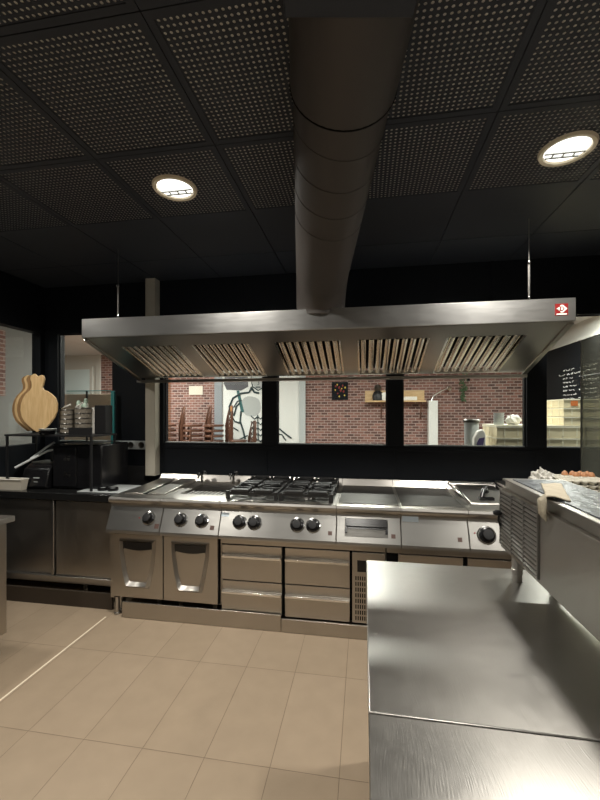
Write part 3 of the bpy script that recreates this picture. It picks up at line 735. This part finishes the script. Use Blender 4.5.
# power strip
t = thing('socket_strip', 'grey strip of wall sockets beside the cream post', 'socket', (-2.33,3.58,1.215))
MB().box(-2.49,-2.14,3.575,3.599,1.215,1.30).build('housing', M['palegrey'], t, bevel=.004)
for k in range(3): MB().lathe([(.03,0),(.032,.003),(.03,.005),(.026,.003),(.0,.001)], (-2.43+.115*k,3.574,1.258), (0,-1,0), 20).build('socket_face', M['griddle'], t)
# tray with food on the left edge
t = thing('plastic_tub', 'frosted plastic tub at the left end of the black worktop', 'tub', (-3.12,2.96,.906))
g = MB(); P_ = [(-3.31,2.98),(-3.12,2.98),(-3.12,3.19),(-3.31,3.19)]
def tub(g, x0,x1,y0,y1,z0,z1,fl=.012,wt=.004):
    R = []
    for (a,b,c,d,z_) in ((x0+fl,x1-fl,y0+fl,y1-fl,z0),(x0,x1,y0,y1,z1),(x0+wt,x1-wt,y0+wt,y1-wt,z1),(x0+fl+wt,x1-fl-wt,y0+fl+wt,y1-fl-wt,z0+wt)):
        R.append([g.bm.verts.new(p) for p in ((a,c,z_),(b,c,z_),(b,d,z_),(a,d,z_))])
    g.bm.faces.new(R[0]); g.bm.faces.new(R[3][::-1])
    for p, q in zip(R, R[1:]):
        for i in range(4): g.bm.faces.new((p[i], p[(i+1)%4], q[(i+1)%4], q[i]))
tub(g, -3.313,-2.93,2.925,3.0,.906,1.0); g.build('body', M['clear'], t)
g = MB(); g.tube([(-3.311,2.923,1.0),(-2.932,2.923,1.0),(-2.932,3.002,1.0),(-3.311,3.002,1.0)], .005, 6, closed=True); g.build('rim', M['whitep'], t)

# foreground left cabinet corner
t = thing('left_worktable', 'corner of a stainless worktable at the left edge of the picture', 'table', (-2.8,1.7,0))
MB().box(-3.3,-2.285,1.0,2.235,.862,.90).build('top', M['steel'], t, bevel=.004)
MB().box(-3.28,-2.33,1.03,2.215,.13,.861).build('cabinet_body', M['door'], t, bevel=.003)
for x in (-3.2,-2.38):
    for y in (1.1,2.17): g = MB(); adj_foot(g, x, y, .13, .02); g.build('foot', M['steel'], t)

# ------------------------------------------------------------------ foreground worktables
def wtable(label, y0, y1):
    t = thing('worktable', label, 'table', (.6,(y0+y1)/2,0), 'stainless worktables')
    g = MB(); g.box(.010,1.45,y0,y1,.862,.900); g.build('top', M['table'], t, bevel=.003)
    MB().box(.05,1.42,y0+.05,y1-.05,.20,.225).build('undershelf', M['door'], t)
    for x in (.055, 1.40):
        for y in (y0+.05, y1-.05):
            g = MB(); g.box(x-.02,x+.02,y-.02,y+.02,.03,.861); g.lathe([(0,0),(.022,0),(.022,.02),(.012,.03),(0,.03)], (x,y,0), seg=14); g.build('leg', M['steel'], t)
    MB().box(.035,.046,y0+.08,y1-.08,.235,.855).build('side_panel', M['door'], t)
wtable('large scratched stainless worktable in the foreground, the far one reaching the cooking line', .897, 1.822)
wtable('nearest stainless worktable at the bottom edge, in front of the seam', -.40, .893)

# ------------------------------------------------------------------ raised unit with louvres
t = thing('countertop_cooler', 'long stainless louvred cooling unit on short legs above the right of the worktable', 'appliance', (.8,1.05,.90))
UX, UY1 = .565, 1.742
MB().box(UX, .80, .10, UY1, 1.022, 1.268).build('body', M['unit'], t, bevel=.003)
g = MB()
g.box(UX+.014, .79, .10, UY1-.012, 1.268, 1.30); g.build('top_rail', M['unit'], t, bevel=.002)
g = MB(); g.box(UX+.006, .80, .10, UY1-.004, 1.3, 1.308); g.build('lid', M['steel'], t, bevel=.002)
MB().box(UX+.03, .785, .12, UY1-.05, 1.3085, 1.3115).build('lid_film', M['film'], t)
lp = MB(); lp.box(UX-.003, UX, 1.375, UY1-.004, 1.035, 1.262); lpo = lp.build('louvre_panel', M['panel'], t); g3 = MB()
g = MB(); cols_ = ((1.385,1.49),(1.50,1.605),(1.615,1.73))
for r_ in range(14):
    z_ = 1.042+r_*.0157
    for a, b in cols_:
        g3.box(UX-.0036, UX-.003, a, b, z_, z_+.0062); g.prism([(UX-.003,z_+.0063),(UX-.0075,z_+.005),(UX-.003,z_+.010)], 'Y', a, b)
for a, b in ((1.377,1.385),(1.49,1.50),(1.605,1.615),(1.73,1.738)): g.box(UX-.006,UX-.003,a,b,1.036,1.261)
g.build('louvre', M['panel'], lpo); g3.build('louvre_slot', M['dark'], lpo)
for x in (.610, .755):
    for y in (.2, 1.69):
        g = MB(); g.lathe([(0,0),(.019,0),(.019,.03),(.021,.032),(.021,.05),(.019,.052),(.022,.1215),(0,.1215)], (x,y,.9005), seg=20); g.build('leg', M['steel'], t)
g = MB(); g.lathe([(0,0),(.011,0),(.012,.02),(.007,.03),(0,.03)], (UX-.003,UY1-.015,1.165), (-1,0,0), 14); g.tube([(UX-.012,UY1-.015,1.16),(UX-.012,UY1-.012,1.13),(UX-.006,UY1-.02,1.11)], .004, 6)
g.build('latch', M['mplastic'], t)
# cloth over its edge
cl = MB(); bm = cl.bm; gr = []
A_, B_, C_, D_ = Vector((.565,1.325)), Vector((.615,1.285)), Vector((.715,1.56)), Vector((.655,1.585))
N = 14
for i in range(N+1):
    v_ = i/N; row = []
    a = A_.lerp(D_, v_); b = B_.lerp(C_, v_)
    for k in range(N+1):
        u_ = k/N; q = a.lerp(b, u_)
        row.append(bm.verts.new((q.x, q.y, 1.3125+.0035*(1+math.sin(5*u_+7*v_)*math.cos(9*v_)))))
    gr.append(row)
for a, b in zip(gr, gr[1:]):
    for k in range(N): bm.faces.new((a[k], a[k+1], b[k+1], b[k]))
fl = [gr[0][0], gr[1][0], gr[2][0], gr[3][0]]
lo1 = [bm.verts.new((.5585, 1.31+.020*k, 1.300)) for k in range(4)]; lo2 = [bm.verts.new((.5565, 1.305+.018*k, 1.245+.004*k)) for k in range(4)]
for k in range(3): bm.faces.new((fl[k], fl[k+1], lo1[k+1], lo1[k])); bm.faces.new((lo1[k], lo1[k+1], lo2[k+1], lo2[k]))
o = cl.build('folded_cloth', M['cloth']); sm = o.modifiers.new('thickness', 'SOLIDIFY'); sm.thickness = .003; sm.offset = 1
tag(o, 'tan cloth hanging over the front edge of the louvred cooling unit', 'cloth')

# ------------------------------------------------------------------ right side: fridge, end counter, eggs
t = thing('smoked_screen', 'tall smoky translucent screen on the counter behind the egg trays', 'screen', (1.655,2.75,1.001))
MB().box(1.65,1.66,2.30,3.30,1.001,2.135).build('pane', M['smoke'], t)
MB().box(1.646,1.6495,2.31,3.29,1.86,1.864).build('seam_strip', M['palegrey'], t)
MB().box(1.647,1.663,3.3005,3.306,1.001,2.137).build('edge_strip', M['griddle'], t)
t = thing('end_counter', 'low stainless counter carrying the egg trays beside the smoky screen', 'cabinet', (1.36,2.9,0))
MB().box(1.115,2.2,2.28,3.56,.10,.98).build('body', M['steel'], t, bevel=.003)
MB().box(1.112,2.2,2.27,3.57,.981,1.0).build('top', M['steel'], t, bevel=.003)
for x in (1.16,2.15):
    for y in (2.35,3.5): g = MB(); adj_foot(g, x, y, .10, .02); g.build('foot', M['steel'], t)
# egg trays (two deep stack)
def egg_tray(label, cx, cy, z_):
    g = MB(); bm = g.bm; n = 6; p = .048; S_ = 36; V = []
    for i in range(S_+1):
        row = []
        for j in range(S_+1):
            x, y = (i/S_-.5)*n*p, (j/S_-.5)*n*p
            h_ = .018 - .016*math.cos(2*PI*(x/p)+PI*0)*math.cos(2*PI*(y/p)) if 0 else .006+.020*(1-abs(math.sin(PI*x/p+0)*math.sin(PI*y/p)))**1.5*1.3
            row.append(bm.verts.new((cx+x, cy+y, z_+h_)))
        V.append(row)
    for i in range(S_):
        for j in range(S_): bm.faces.new((V[i][j], V[i+1][j], V[i+1][j+1], V[i][j+1]))
    o = g.build('egg_tray', M['tray']); md = o.modifiers.new('thickness', 'SOLIDIFY'); md.thickness = .002; md.offset = -1
    tag(o, label, 'egg tray', 'egg trays on the end counter'); return o
for k in range(5):
    egg_tray(('bottom','second','third','fourth','top')[k]+' grey pulp egg tray of the stack next to the smoky screen', 1.41, 2.86, 1.004+.028*k)
egg0 = None; names = {0:'left end',1:'second from left',2:'third from left',3:'right end'}
for k, (ix, iy) in enumerate(((-.5,2.5),(.5,2.5),(.5,1.5),(1.5,1.5),(1.5,2.5),(2.5,1.5),(2.5,2.5))):
    x, y, z_ = 1.41+ix*.048, 2.86+iy*.048, 1.004+.112+.026
    lb = ('rear brown egg at the left end of the eggs in the top tray','rear brown egg second along the top tray','front brown egg farthest left in the top tray','front brown egg in the middle of the top tray','rear brown egg third along the top tray','front brown egg at the right end of the top tray','rear brown egg at the right end of the top tray')[k]
    if egg0 is None:
        egg0 = MB().lathe([(0,-.016),(.012,-.013),(.0195,-.002),(.0215,.006),(.019,.018),(.012,.030),(.005,.035),(0,.036)], (0,0,0), seg=20).build('egg', M['egg'], origin=(0,0,0)); o = egg0
    else: o = egg0.copy(); C.objects.link(o)
    o.location = (x, y, z_); tag(o, lb, 'egg', 'brown eggs in the tray')
# crumpled plastic bag
g = MB(); bmesh.ops.create_icosphere(g.bm, subdivisions=4, radius=1)
for v in g.bm.verts:
    n_ = v.co.normalized(); rr = 1 + .24*math.sin(11*n_.x+5*n_.y) * math.cos(7*n_.z+3*n_.x) + .10*math.sin(17*n_.y+5*n_.z)
    v.co = Vector((1.215+n_.x*.075*rr, 2.92+n_.y*.08*rr, max(1.002, 1.09+n_.z*.09*rr)))
g.cyl((1.20,2.90,1.14),(1.195,2.90,1.21),.005,8)
o = g.build('plastic_bag', M['foil'], smooth=25); tag(o, 'crumpled pale plastic bag beside the egg trays', 'bag')

# ------------------------------------------------------------------ dining room beyond the windows
DY = 8.0
S('floor_dining', MB().box(-9,3.2,BY+.1,DY+.1,-.1,0), M['brownfloor'])
S('ceiling_dining', MB().box(-9,3.2,BY+.1,DY+.1,CZ,CZ+.1), M['paleceil'])
S('wall_dining_brick_left', MB().box(-6.02,-3.19,DY,DY+.1,0,CZ), M['brick'])
S('wall_dining_brick', MB().box(-1.2,3.1,DY,DY+.1,0,CZ), M['brick'])
S('wall_dining_pale', MB().box(-9,-6.02,DY,DY+.1,0,CZ), M['pale'])
S('wall_dining_panel', MB().box(-3.02,-1.33,DY,DY+.1,0,CZ), M['white'])
S('trim_3', MB().box(-3.19,-3.02,DY-.03,DY+.1,0,CZ), M['greycol'])
S('trim_4', MB().box(-1.33,-1.2,DY-.04,DY+.1,0,CZ), M['palegrey'])
S('trim_5', MB().box(-4.42,-4.22,DY-.12,DY-.001,0,CZ), M['orangebrick'])
S('wall_dining_right', MB().box(3.1,3.2,BY+.1,DY,0,CZ), M['pale'])
S('trim_6', MB().box(-6.03,-5.92,DY-.04,DY-.001,0,CZ), M['pale'])
S('wall_left_room', MB().box(-4.7,-4.6,-1.0,5.1,0,CZ), M['greywall'])
S('wall_left_room_brick', MB().box(-4.598,-4.585,3.2,4.34,1.80,2.65), M['brickside'])
S('ceiling_left_room', MB().box(-9,-3.42,-1.0,BY+.1,CZ,CZ+.1), M['paleceil'])
S('floor_left_room', MB().box(-9,-3.42,-1.0,BY+.1,-.1,0), M['brownfloor'])
S('wall_left_room_end', MB().box(-9,-3.42,-1.1,-1.0,0,CZ), M['pale'])
S('wall_dining_left', MB().box(-9.1,-9,-1.0,DY,0,CZ), M['pale'])

t = thing('white_screen', 'pale blue white framed panel on the far wall, seen through the left window', 'panel', (-6.55,DY-.02,1.0))
MB().box(-6.93,-6.18,DY-.03,DY-.005,1.0,2.58).build('panel', M['bluewhite'], t)
g = MB(); g.box(-7.0,-6.93,DY-.04,DY-.002,.95,2.64); g.box(-6.18,-6.12,DY-.04,DY-.002,.95,2.64); g.box(-6.93,-6.18,DY-.04,DY-.002,2.58,2.64); g.build('frame', M['pale'], t)
o = MB().box(-6.2,-3.35,5.15,5.5,0,1.86).build('beige_cabinet', M['beige'], bevel=.01); tag(o, 'beige cabinet front beyond the left window, behind the glass screen', 'cabinet')
o = MB().box(-3.78,-3.46,DY-.02,DY-.001,1.975,2.17).build('wall_notice', M['clear'], bevel=.003); tag(o, 'small cream notice fixed to the left brick wall above the chair stacks', 'sign')
# mural
t = thing('wall_mural', 'black line mural of a muscular man with a paddle on the white wall panel', 'mural', (-2.2,DY-.01,1.0))
y0_, y1_ = DY-.006, DY-.001
MB().prism([(-2.99,2.22),(-2.95,2.42),(-2.45,2.38),(-2.44,2.14),(-2.60,2.06),(-2.92,2.08)], 'Y', y0_, y1_).build('paddle_blade', M['murdark'], t)
MB().prism([(-2.70,2.06),(-2.64,2.06),(-2.53,1.60),(-2.60,1.60)], 'Y', y0_-.002, y1_).build('paddle_shaft', M['teald'], t)
MB().prism(smooth_poly([(-2.62,1.80),(-2.50,1.94),(-2.30,1.93),(-2.17,1.84),(-2.16,1.62),(-2.25,1.52),(-2.45,1.50),(-2.58,1.62)],1), 'Y', y0_+.002, y1_).build('apron', M['murgrey'], t)
MB().prism(smooth_poly([(-2.36,2.28),(-2.34,2.44),(-2.22,2.50),(-2.10,2.44),(-2.08,2.28),(-2.13,2.13),(-2.22,2.08),(-2.31,2.13)],1), 'Y', y0_+.002, y1_).build('face', M['murgrey'], t)
g = MB()
def stroke(P, r): g.tube([(x, DY-.006, z_) for x, z_ in P], r, 6)
stroke([(-2.36,2.42),(-2.38,2.30),(-2.34,2.14),(-2.22,2.06),(-2.12,2.12),(-2.07,2.28)], .014)
stroke([(-2.30,2.30),(-2.24,2.31)], .016); stroke([(-2.18,2.31),(-2.12,2.30)], .016); stroke([(-2.22,2.28),(-2.20,2.20),(-2.23,2.18)], .01); stroke([(-2.27,2.13),(-2.17,2.13)], .013)
stroke([(-2.36,2.14),(-2.42,2.02),(-2.60,2.0),(-2.78,1.90),(-2.86,1.72),(-2.84,1.55)], .022); stroke([(-2.62,1.80),(-2.70,1.72),(-2.76,1.52)], .018)
stroke([(-2.58,1.85),(-2.68,1.83),(-2.76,1.70)], .014); stroke([(-2.36,2.10),(-2.30,2.02),(-2.20,2.0)], .025)
stroke([(-2.60,1.62),(-2.62,1.40),(-2.55,1.20),(-2.50,1.0)], .02); stroke([(-2.84,1.55),(-2.74,1.40),(-2.60,1.36)], .018); stroke([(-2.86,1.44),(-2.80,1.28),(-2.66,1.20)], .015)
for k in range(5):
    zz = 1.52-.12*k
    stroke([(-2.38,zz),(-2.30,zz-.07),(-2.24,zz-.02)], .014); stroke([(-2.10,zz),(-2.17,zz-.07),(-2.22,zz-.02)], .014)
stroke([(-2.23,1.54),(-2.22,1.0)], .012); stroke([(-2.12,2.05),(-1.95,1.98),(-1.82,1.80),(-1.80,1.55),(-1.90,1.35),(-2.0,1.28)], .02); stroke([(-1.95,1.30),(-1.75,1.24),(-1.6,1.12),(-1.5,1.05)], .018); stroke([(-1.85,1.16),(-1.7,1.12),(-1.62,1.0)], .014)
stroke([(-2.05,1.75),(-1.94,1.68),(-1.92,1.5)], .014); stroke([(-2.45,1.10),(-2.62,1.02),(-2.7,.95)], .014)
g.build('outline', M['ink'], t)

# stacked chairs
def make_chair():
    t = thing('bistro_chair', 'x', 'chair', (0,0,0))
    MB().prism(smooth_poly([(-.185,-.19),(.185,-.19),(.17,.17),(-.17,.17)],2), 'Z', .415, .455).build('seat', M['rust'], t, bevel=.004)
    for s_ in (-1, 1):
        MB().tube([(s_*.15,-.15,.44),(s_*.20,-.21,0)], [.014,.011], 8).build('leg', M['rust'], t)
        MB().tube([(s_*.14,.15,.44),(s_*.19,.23,0)], [.014,.011], 8).build('leg', M['rust'], t)
    MB().tube([(-.15,.16,.44),(-.175,.20,.62),(-.15,.235,.78),(-.06,.25,.82),(.06,.25,.82),(.15,.235,.78),(.175,.20,.62),(.15,.16,.44)], .012, 8).build('back_hoop', M['rust'], t)
    MB().prism([(-.055,.455),(.055,.455),(.075,.815),(-.075,.815)], 'Y', .235, .245).build('backrest', M['rust'], t)
    bs = t.children[-1]
    for v in bs.data.vertices: v.co.y += -.085*(1-(v.co.z-.455)/.36)
    g = MB(); g.tube([(-.15,-.17,.435),(0,-.19,.39),(.15,-.17,.435)], .009, 6); g.build('seat_skirt', M['rust'], t)
    return t
ch0 = make_chair(); first = True
stacks = ((-3.80,7.25,-.5,10,'left'),(-3.24,7.25,-.5,10,'middle'),(-2.80,7.25,-.5,10,'right'),(-2.36,7.35,-.5,7,'low'))
for x, y, rz, n, nm in stacks:
    for k in range(n):
        top = n-1-k
        place = {'left':'left chair stack','middle':'middle chair stack','right':'right-hand chair stack','low':'short chair stack by the mural'}[nm]
        if top == 0: lb = 'rust brown metal bistro chair on top of the %s' % place
        elif top == 1: lb = 'rust brown bistro chair second from top of the %s' % place
        elif top == 2: lb = 'rust brown bistro chair third from top of the %s' % place
        else: lb = 'rust brown bistro chair buried low in the %s' % place
        if first: ch0.location = (x,y,.1*k); ch0.rotation_euler = (0,0,rz-.5); o = ch0; first = False; o['label'] = lb
        else: o = dup(ch0, (x,y,.1*k), rz-.5, lb)
        o['group'] = 'stacked bistro chairs'
        if nm == 'right' and top == 0:
            o['label'] = 'bistro chair with an orange wooden back on top of the right-hand stack'
            for c_ in o.children:
                if c_.name.startswith('backrest'): c_.data = c_.data.copy(); c_.data.materials.clear(); c_.data.materials.append(M['orangewood'])

# poster with peppers
t = thing('pepper_poster', 'black poster printed with red and green peppers on the brick wall', 'poster', (-.49,DY-.02,1.85))
MB().box(-.651,-.323,DY-.025,DY,1.85,2.22).build('sheet', M['chalkb'], t)
g = MB(); g2 = MB()
for (dx, dz, r) in ((.08,.28,.025),(.15,.25,.03),(.22,.29,.024),(.18,.19,.03),(.24,.17,.026),(.12,.13,.02)):
    g.lathe([(0,0),(r,0),(r*.9,.003),(0,.004)], (-.651+dx,DY-.0255,1.85+dz), (0,-1,0), 12, sx=.7)
for (dx, dz, r) in ((.11,.31,.018),(.20,.23,.015),(.07,.20,.018),(.27,.25,.02),(.15,.07,.018),(.26,.09,.018)):
    g2.lathe([(0,0),(r,0),(r*.9,.003),(0,.004)], (-.651+dx,DY-.0255,1.85+dz), (0,-1,0), 12, sx=.8)
g.build('red_pepper', M['red'], t); g2.build('yellow_pepper', M['yellow'], t)
# shelf
t = thing('wall_shelf', 'light wooden box shelf with diagonal bracket on the brick wall', 'shelf', (.6,DY-.12,1.80))
MB().box(.02,1.18,DY-.24,DY-.002,1.795,1.825).build('shelf_board', M['ltwood'], t, bevel=.003)
MB().box(.02,1.18,DY-.02,DY-.002,1.826,2.03).build('back_board', M['ltwood'], t)
for x in (.34, 1.10): MB().tube([(x-.20,DY-.02,1.62),(x,DY-.03,1.50),(x,DY-.2,1.78)] if 0 else [(x,DY-.015,1.46),(x,DY-.20,1.79)], .012, 6).build('bracket', M['rust'], t)
t = thing('coffee_grinder', 'small black grinder-like object on the wooden wall shelf', 'grinder', (.27,DY-.13,1.826))
MB().lathe([(0,0),(.10,0),(.11,.10),(.08,.17),(.05,.19),(0,.19)], (.27,DY-.13,1.826), seg=20).build('body', M['mplastic'], t)
MB().lathe([(0,.19),(.05,.19),(.075,.25),(.05,.31),(0,.33)], (.27,DY-.13,1.826), seg=20).build('hopper', M['griddle'], t)
o = MB().lathe([(0,0),(.075,0),(.08,.02),(.05,.03),(0,.024)], (.40,DY-.17,1.906), (0,-1,0), 24).build('round_clock', M['whitep']); tag(o, 'small white round dial on the shelf beside the black object', 'clock')
o = MB().box(.76,1.02,DY-.19,DY-.09,1.826,1.90).build('paper_stack', M['whitep'], bevel=.01); tag(o, 'white bundle lying on the right half of the wooden wall shelf', 'bundle')
# white post and silver lamp
o = MB().box(1.235,1.405,7.2+.6,7.96,0,1.82).build('white_pillar', M['white'], bevel=.005); tag(o, 'narrow white upright box against the brick wall right of the shelf', 'pillar')
t = thing('wall_lamp', 'silver bent-arm lamp above the narrow white upright', 'lamp', (1.35,7.88,1.822))
MB().tube([(1.30,7.88,1.822),(1.34,7.88,1.92),(1.50,7.88,2.02),(1.60,7.88,2.06)], .016, 8).build('arm', M['chrome'], t)
MB().lathe([(0,0),(.05,.0),(.07,.05),(.03,.09),(0,.09)], (1.60,7.88,2.02), (.5,0,1), 16).build('lamp_shade', M['chrome'], t)
# hanging plant
t = thing('hanging_plant', 'faint dark trailing plant hanging against the brick wall', 'plant', (1.90,7.95,1.75)); g = MB()
for k in range(60):
    zz = 1.80+random.random()*.65; xx = 1.90+random.uniform(-.09,.09)*(.4+(zz-1.8)); a = random.random()*PI
    c = Vector((xx, 7.93+random.uniform(-.04,.04), zz)); u = Vector((math.cos(a), .3, math.sin(a))).normalized(); v_ = u.cross(Vector((0,1,0))).normalized()
    vs = [g.bm.verts.new(c+u*.035), g.bm.verts.new(c+v_*.014), g.bm.verts.new(c-u*.035), g.bm.verts.new(c-v_*.014)]; g.bm.faces.new(vs)
g.build('foliage', M['leaf'], t); MB().tube([(1.90,7.95,1.80),(1.91,7.95,2.3),(1.90,7.95,2.45)], .006, 6).build('stem', M['leaf'], t)

# prep table with crates right behind the windows
t = thing('dining_sideboard', 'low sideboard behind the right windows carrying the cream crates', 'table', (1.9,4.3,0))
MB().box(.95,2.75,3.95,4.65,.745,.78).build('top', M['pale'], t, bevel=.003)
for x in (1.0,2.7):
    for y in (4.0,4.6): MB().box(x-.02,x+.02,y-.02,y+.02,0,.744).build('leg', M['greycol'], t)
def make_crate():
    t = thing('dough_crate', 'x', 'crate', (0,0,0))
    W, D, Hh = .19, .23, .110
    g = MB(); g.box(-W, W, -D, D, 0, .012)
    for s_ in (-1, 1):
        g.box(-W if s_<0 else W-.006, -W+.006 if s_<0 else W, -D, D, .012, Hh); g.box(-W+.006, W-.006, -D if s_<0 else D-.006, -D+.006 if s_<0 else D, .012, Hh)
    g.build('body', M['crate'], t)
    g = MB()
    for s_ in (-1, 1):
        g.box(-W-.006, W+.006, s_*(D+.003)-.003, s_*(D+.003)+.003, Hh-.016, Hh-.001); g.box(s_*(W+.003)-.003, s_*(W+.003)+.003, -D, D, Hh-.016, Hh-.001)
    g.build('rim', M['crate2'], t)
    g = MB()
    for x in (-.12, 0, .12): g.box(x-.004, x+.004, -D-.004, -D, .012, Hh-.018)
    for y in (-.14, 0, .14): g.box(-W-.004, -W, y-.004, y+.004, .012, Hh-.018)
    g.build('rib', M['crate2'], t); return t
cr0 = make_crate(); first = True
def place_crate(x, y, z_, lb):
    global first
    if first: o = cr0; o.location = (x,y,z_); o['label'] = lb; first = False
    else: o = dup(cr0, (x,y,z_), None, lb)
    o['group'] = 'cream plastic dough crates'; return o; return o
ordn = ['bottom','second lowest','third lowest','third highest','second highest','top']
P_ = .1125
for x, nm in ((1.47,'left stack, ending left of the right window post'),(1.868,'middle stack, seen right of the window post'),(2.266,'right stack, next to the smoky screen')):
    for k in range(6):
        place_crate(x, 4.28, .781+P_*k, '%s cream crate of the %s' % (ordn[k], nm))
for k in range(2):
    pass
# tower standing on the middle stack
for k in range(3): 
    place_crate(2.065, 4.28, .781+P_*6+.006+.0850*k, ('lowest','middle','highest')[k]+' cream crate of the tower rising on top of the crate stacks').scale.z = .74
for nm, x in (('left',1.47),):
    tag(MB().box(x-.196,x+.196,4.28-.236,4.28+.236,.781+P_*6,.781+P_*6+.005).build('crate_lid', M['crate2']), 'flat pale lid on top of the left crate stack', 'lid')
tag(MB().box(1.868-.196,2.266+.196,4.28-.236,4.28+.236,.781+P_*6,.781+P_*6+.005).build('crate_lid', M['crate2']), 'flat pale board under the crate tower', 'lid')
zt = .781+P_*6+.006
o = MB().box(2.075,2.125,4.28-.2415,4.28-.2385,.90,1.70).build('orange_label', M['orange']); bpy.data.objects.remove(o)
for k, (x, zz) in enumerate(((1.965, zt+.185),)):
    o = MB().box(x-.03,x+.03,4.28-.2345,4.28-.2302,zz,zz+.05).build('orange_label', M['orange']); tag(o, 'small orange label stuck on the highest crate of the tower', 'label')
# tub, plates, papers, bag
t = thing('round_tub', 'round lidded tub left of the cream crates', 'tub', (1.11,4.3,.781))
MB().lathe([(0,0),(.062,0),(.072,.70),(0,.70)], (1.11,4.3,.781), seg=28).build('body', M['palegrey'], t)
MB().lathe([(0,.70),(.082,.70),(.084,.725),(.075,.735),(0,.738)], (1.11,4.3,.781), seg=28).build('lid', M['griddle'], t)
t = thing('printed_bag', 'white bag with purple print in front of the round tub', 'bag', (1.12,4.1,.781))
MB().prism([(1.07,.781),(1.18,.781),(1.185,1.36),(1.16,1.42),(1.11,1.40),(1.075,1.33)], 'Y', 4.06, 4.14).build('body', M['whitep'], t, bevel=.01)
MB().prism([(1.09,1.24),(1.15,1.23),(1.17,1.34),(1.12,1.33),(1.10,1.29)], 'Y', 4.056, 4.0598).build('print', M['purple'], t)
for k in range(5):
    o = MB().lathe([(0,0),(.045,0),(.052,.022),(.048,.022),(.042,.004),(0,.004)], (1.345,4.2,zt+.001+.024*k), seg=24).build('bowl', M['palegrey'])
    tag(o, ('bottom','second','third','fourth','top')[k]+' bowl of the small pile standing on the left crate stack', 'bowl', 'pile of bowls')
g = MB(); bmesh.ops.create_icosphere(g.bm, subdivisions=3, radius=1)
for v in g.bm.verts:
    n_ = v.co.normalized(); rr = 1+.22*math.sin(8*n_.x+5*n_.z)*math.cos(6*n_.y+2)
    v.co = Vector((1.48+n_.x*.065*rr, 4.2+n_.y*.06*rr, max(zt+.001, zt+.045+n_.z*.055*rr)))
tag(g.build('crumpled_napkins', M['whitep'], smooth=20), 'crumpled white paper beside the pile of bowls', 'paper')
# blackboard
t = thing('menu_blackboard', 'tall black menu board with chalk writing on the dining room side wall', 'blackboard', (3.08,6.4,1.0))
MB().box(3.06,3.099,5.6,7.18,1.0,2.62).build('board', M['chalkb'], t)
g = MB(); g.box(3.05,3.099,7.18,7.25,1.0,2.68); g.box(3.05,3.099,5.6,7.25,2.62,2.66); g.build('frame', M['pale'], t)
g = MB(); rnd = random.Random(3)
for zc in [1.30+.062*k for k in range(16)]:
    y = 6.75 if rnd.random() < .5 else 6.62
    while y > 5.75:
        L = rnd.uniform(.03,.10)
        if not (6.20 < y < 6.30):
            g.tube([(3.058, y-L*q/5, zc+rnd.uniform(-.012,.014)) for q in range(6)], .005, 4)
        y -= L+rnd.uniform(.02,.07)
g.build('chalk_writing', M['chalk'], t)

# strip lights of the dining room; leftmost and window-side ones added as unseen fill
sl0 = None
for x, y, rz, lb in ((2.55,5.25,0,'bright strip light on the dining room ceiling seen above the smoky screen'),(.2,5.6,0,'strip light on the dining ceiling hidden behind the hood, above the shelf'),(-2.2,5.6,0,'strip light on the dining ceiling hidden behind the hood, above the mural'),(-4.12,6.6,0,'added fill strip light hidden behind the black wall left of the cream post'),(1.95,3.80,0,'added fill strip light hidden by the wall above the right windows')):
    if sl0 is None:
        sl0 = thing('strip_light', lb, 'ceiling light', (x,y,CZ-.001), 'strip lights in the dining room')
        MB().box(x-.45,x+.45,y-.05,y+.05,CZ-.03,CZ-.001).build('housing', M['white'], sl0)
        MB().box(x-.44,x+.44,y-.04,y+.04,CZ-.045,CZ-.0305).build('tube', M['strip_light'], sl0, bevel=.005)
    else: dup(sl0, (x,y,CZ-.001), None, lb)
    la = bpy.data.lights.new('strip_and_fill_lamp', 'AREA'); la.shape = 'RECTANGLE'; la.size = .9; la.size_y = .1; la.energy = 35 if y < 4 else (105 if x < -4 else 74); la.color = (1,.97,.90)
    lo = bpy.data.objects.new('strip_and_fill_lamp', la); C.objects.link(lo); lo.location = (x, y, CZ-.05)
la = bpy.data.lights.new('strip_and_fill_lamp', 'AREA'); la.shape = 'RECTANGLE'; la.size = .9; la.size_y = .1; la.energy = 4; la.color = (1,.97,.90)  # added fill lamp without a fixture, brightens the left side room
lo = bpy.data.objects.new('strip_and_fill_lamp', la); C.objects.link(lo); lo.location = (-4.0, 2.4, CZ-.05)

# ------------------------------------------------------------------ world, camera
w = bpy.data.worlds.new('world'); bpy.context.scene.world = w; w.use_nodes = True
w.node_tree.nodes['Background'].inputs[0].default_value = (.02,.02,.022,1); w.node_tree.nodes['Background'].inputs[1].default_value = 1
cam = bpy.data.cameras.new('camera'); co = bpy.data.objects.new('camera', cam); C.objects.link(co)
co.location = (0, 0, 1.58); co.rotation_euler = (PI/2, 0, th)
cam.sensor_fit = 'VERTICAL'; cam.sensor_height = 36; cam.lens = 388/800*36; cam.shift_y = 13/800; cam.clip_start = .02
sc = bpy.context.scene; sc.camera = co
sc.cycles.sample_clamp_indirect = 3
sc.view_settings.view_transform = 'Standard'; sc.view_settings.look = 'None'; sc.view_settings.gamma = 1; sc.view_settings.exposure = 0.08
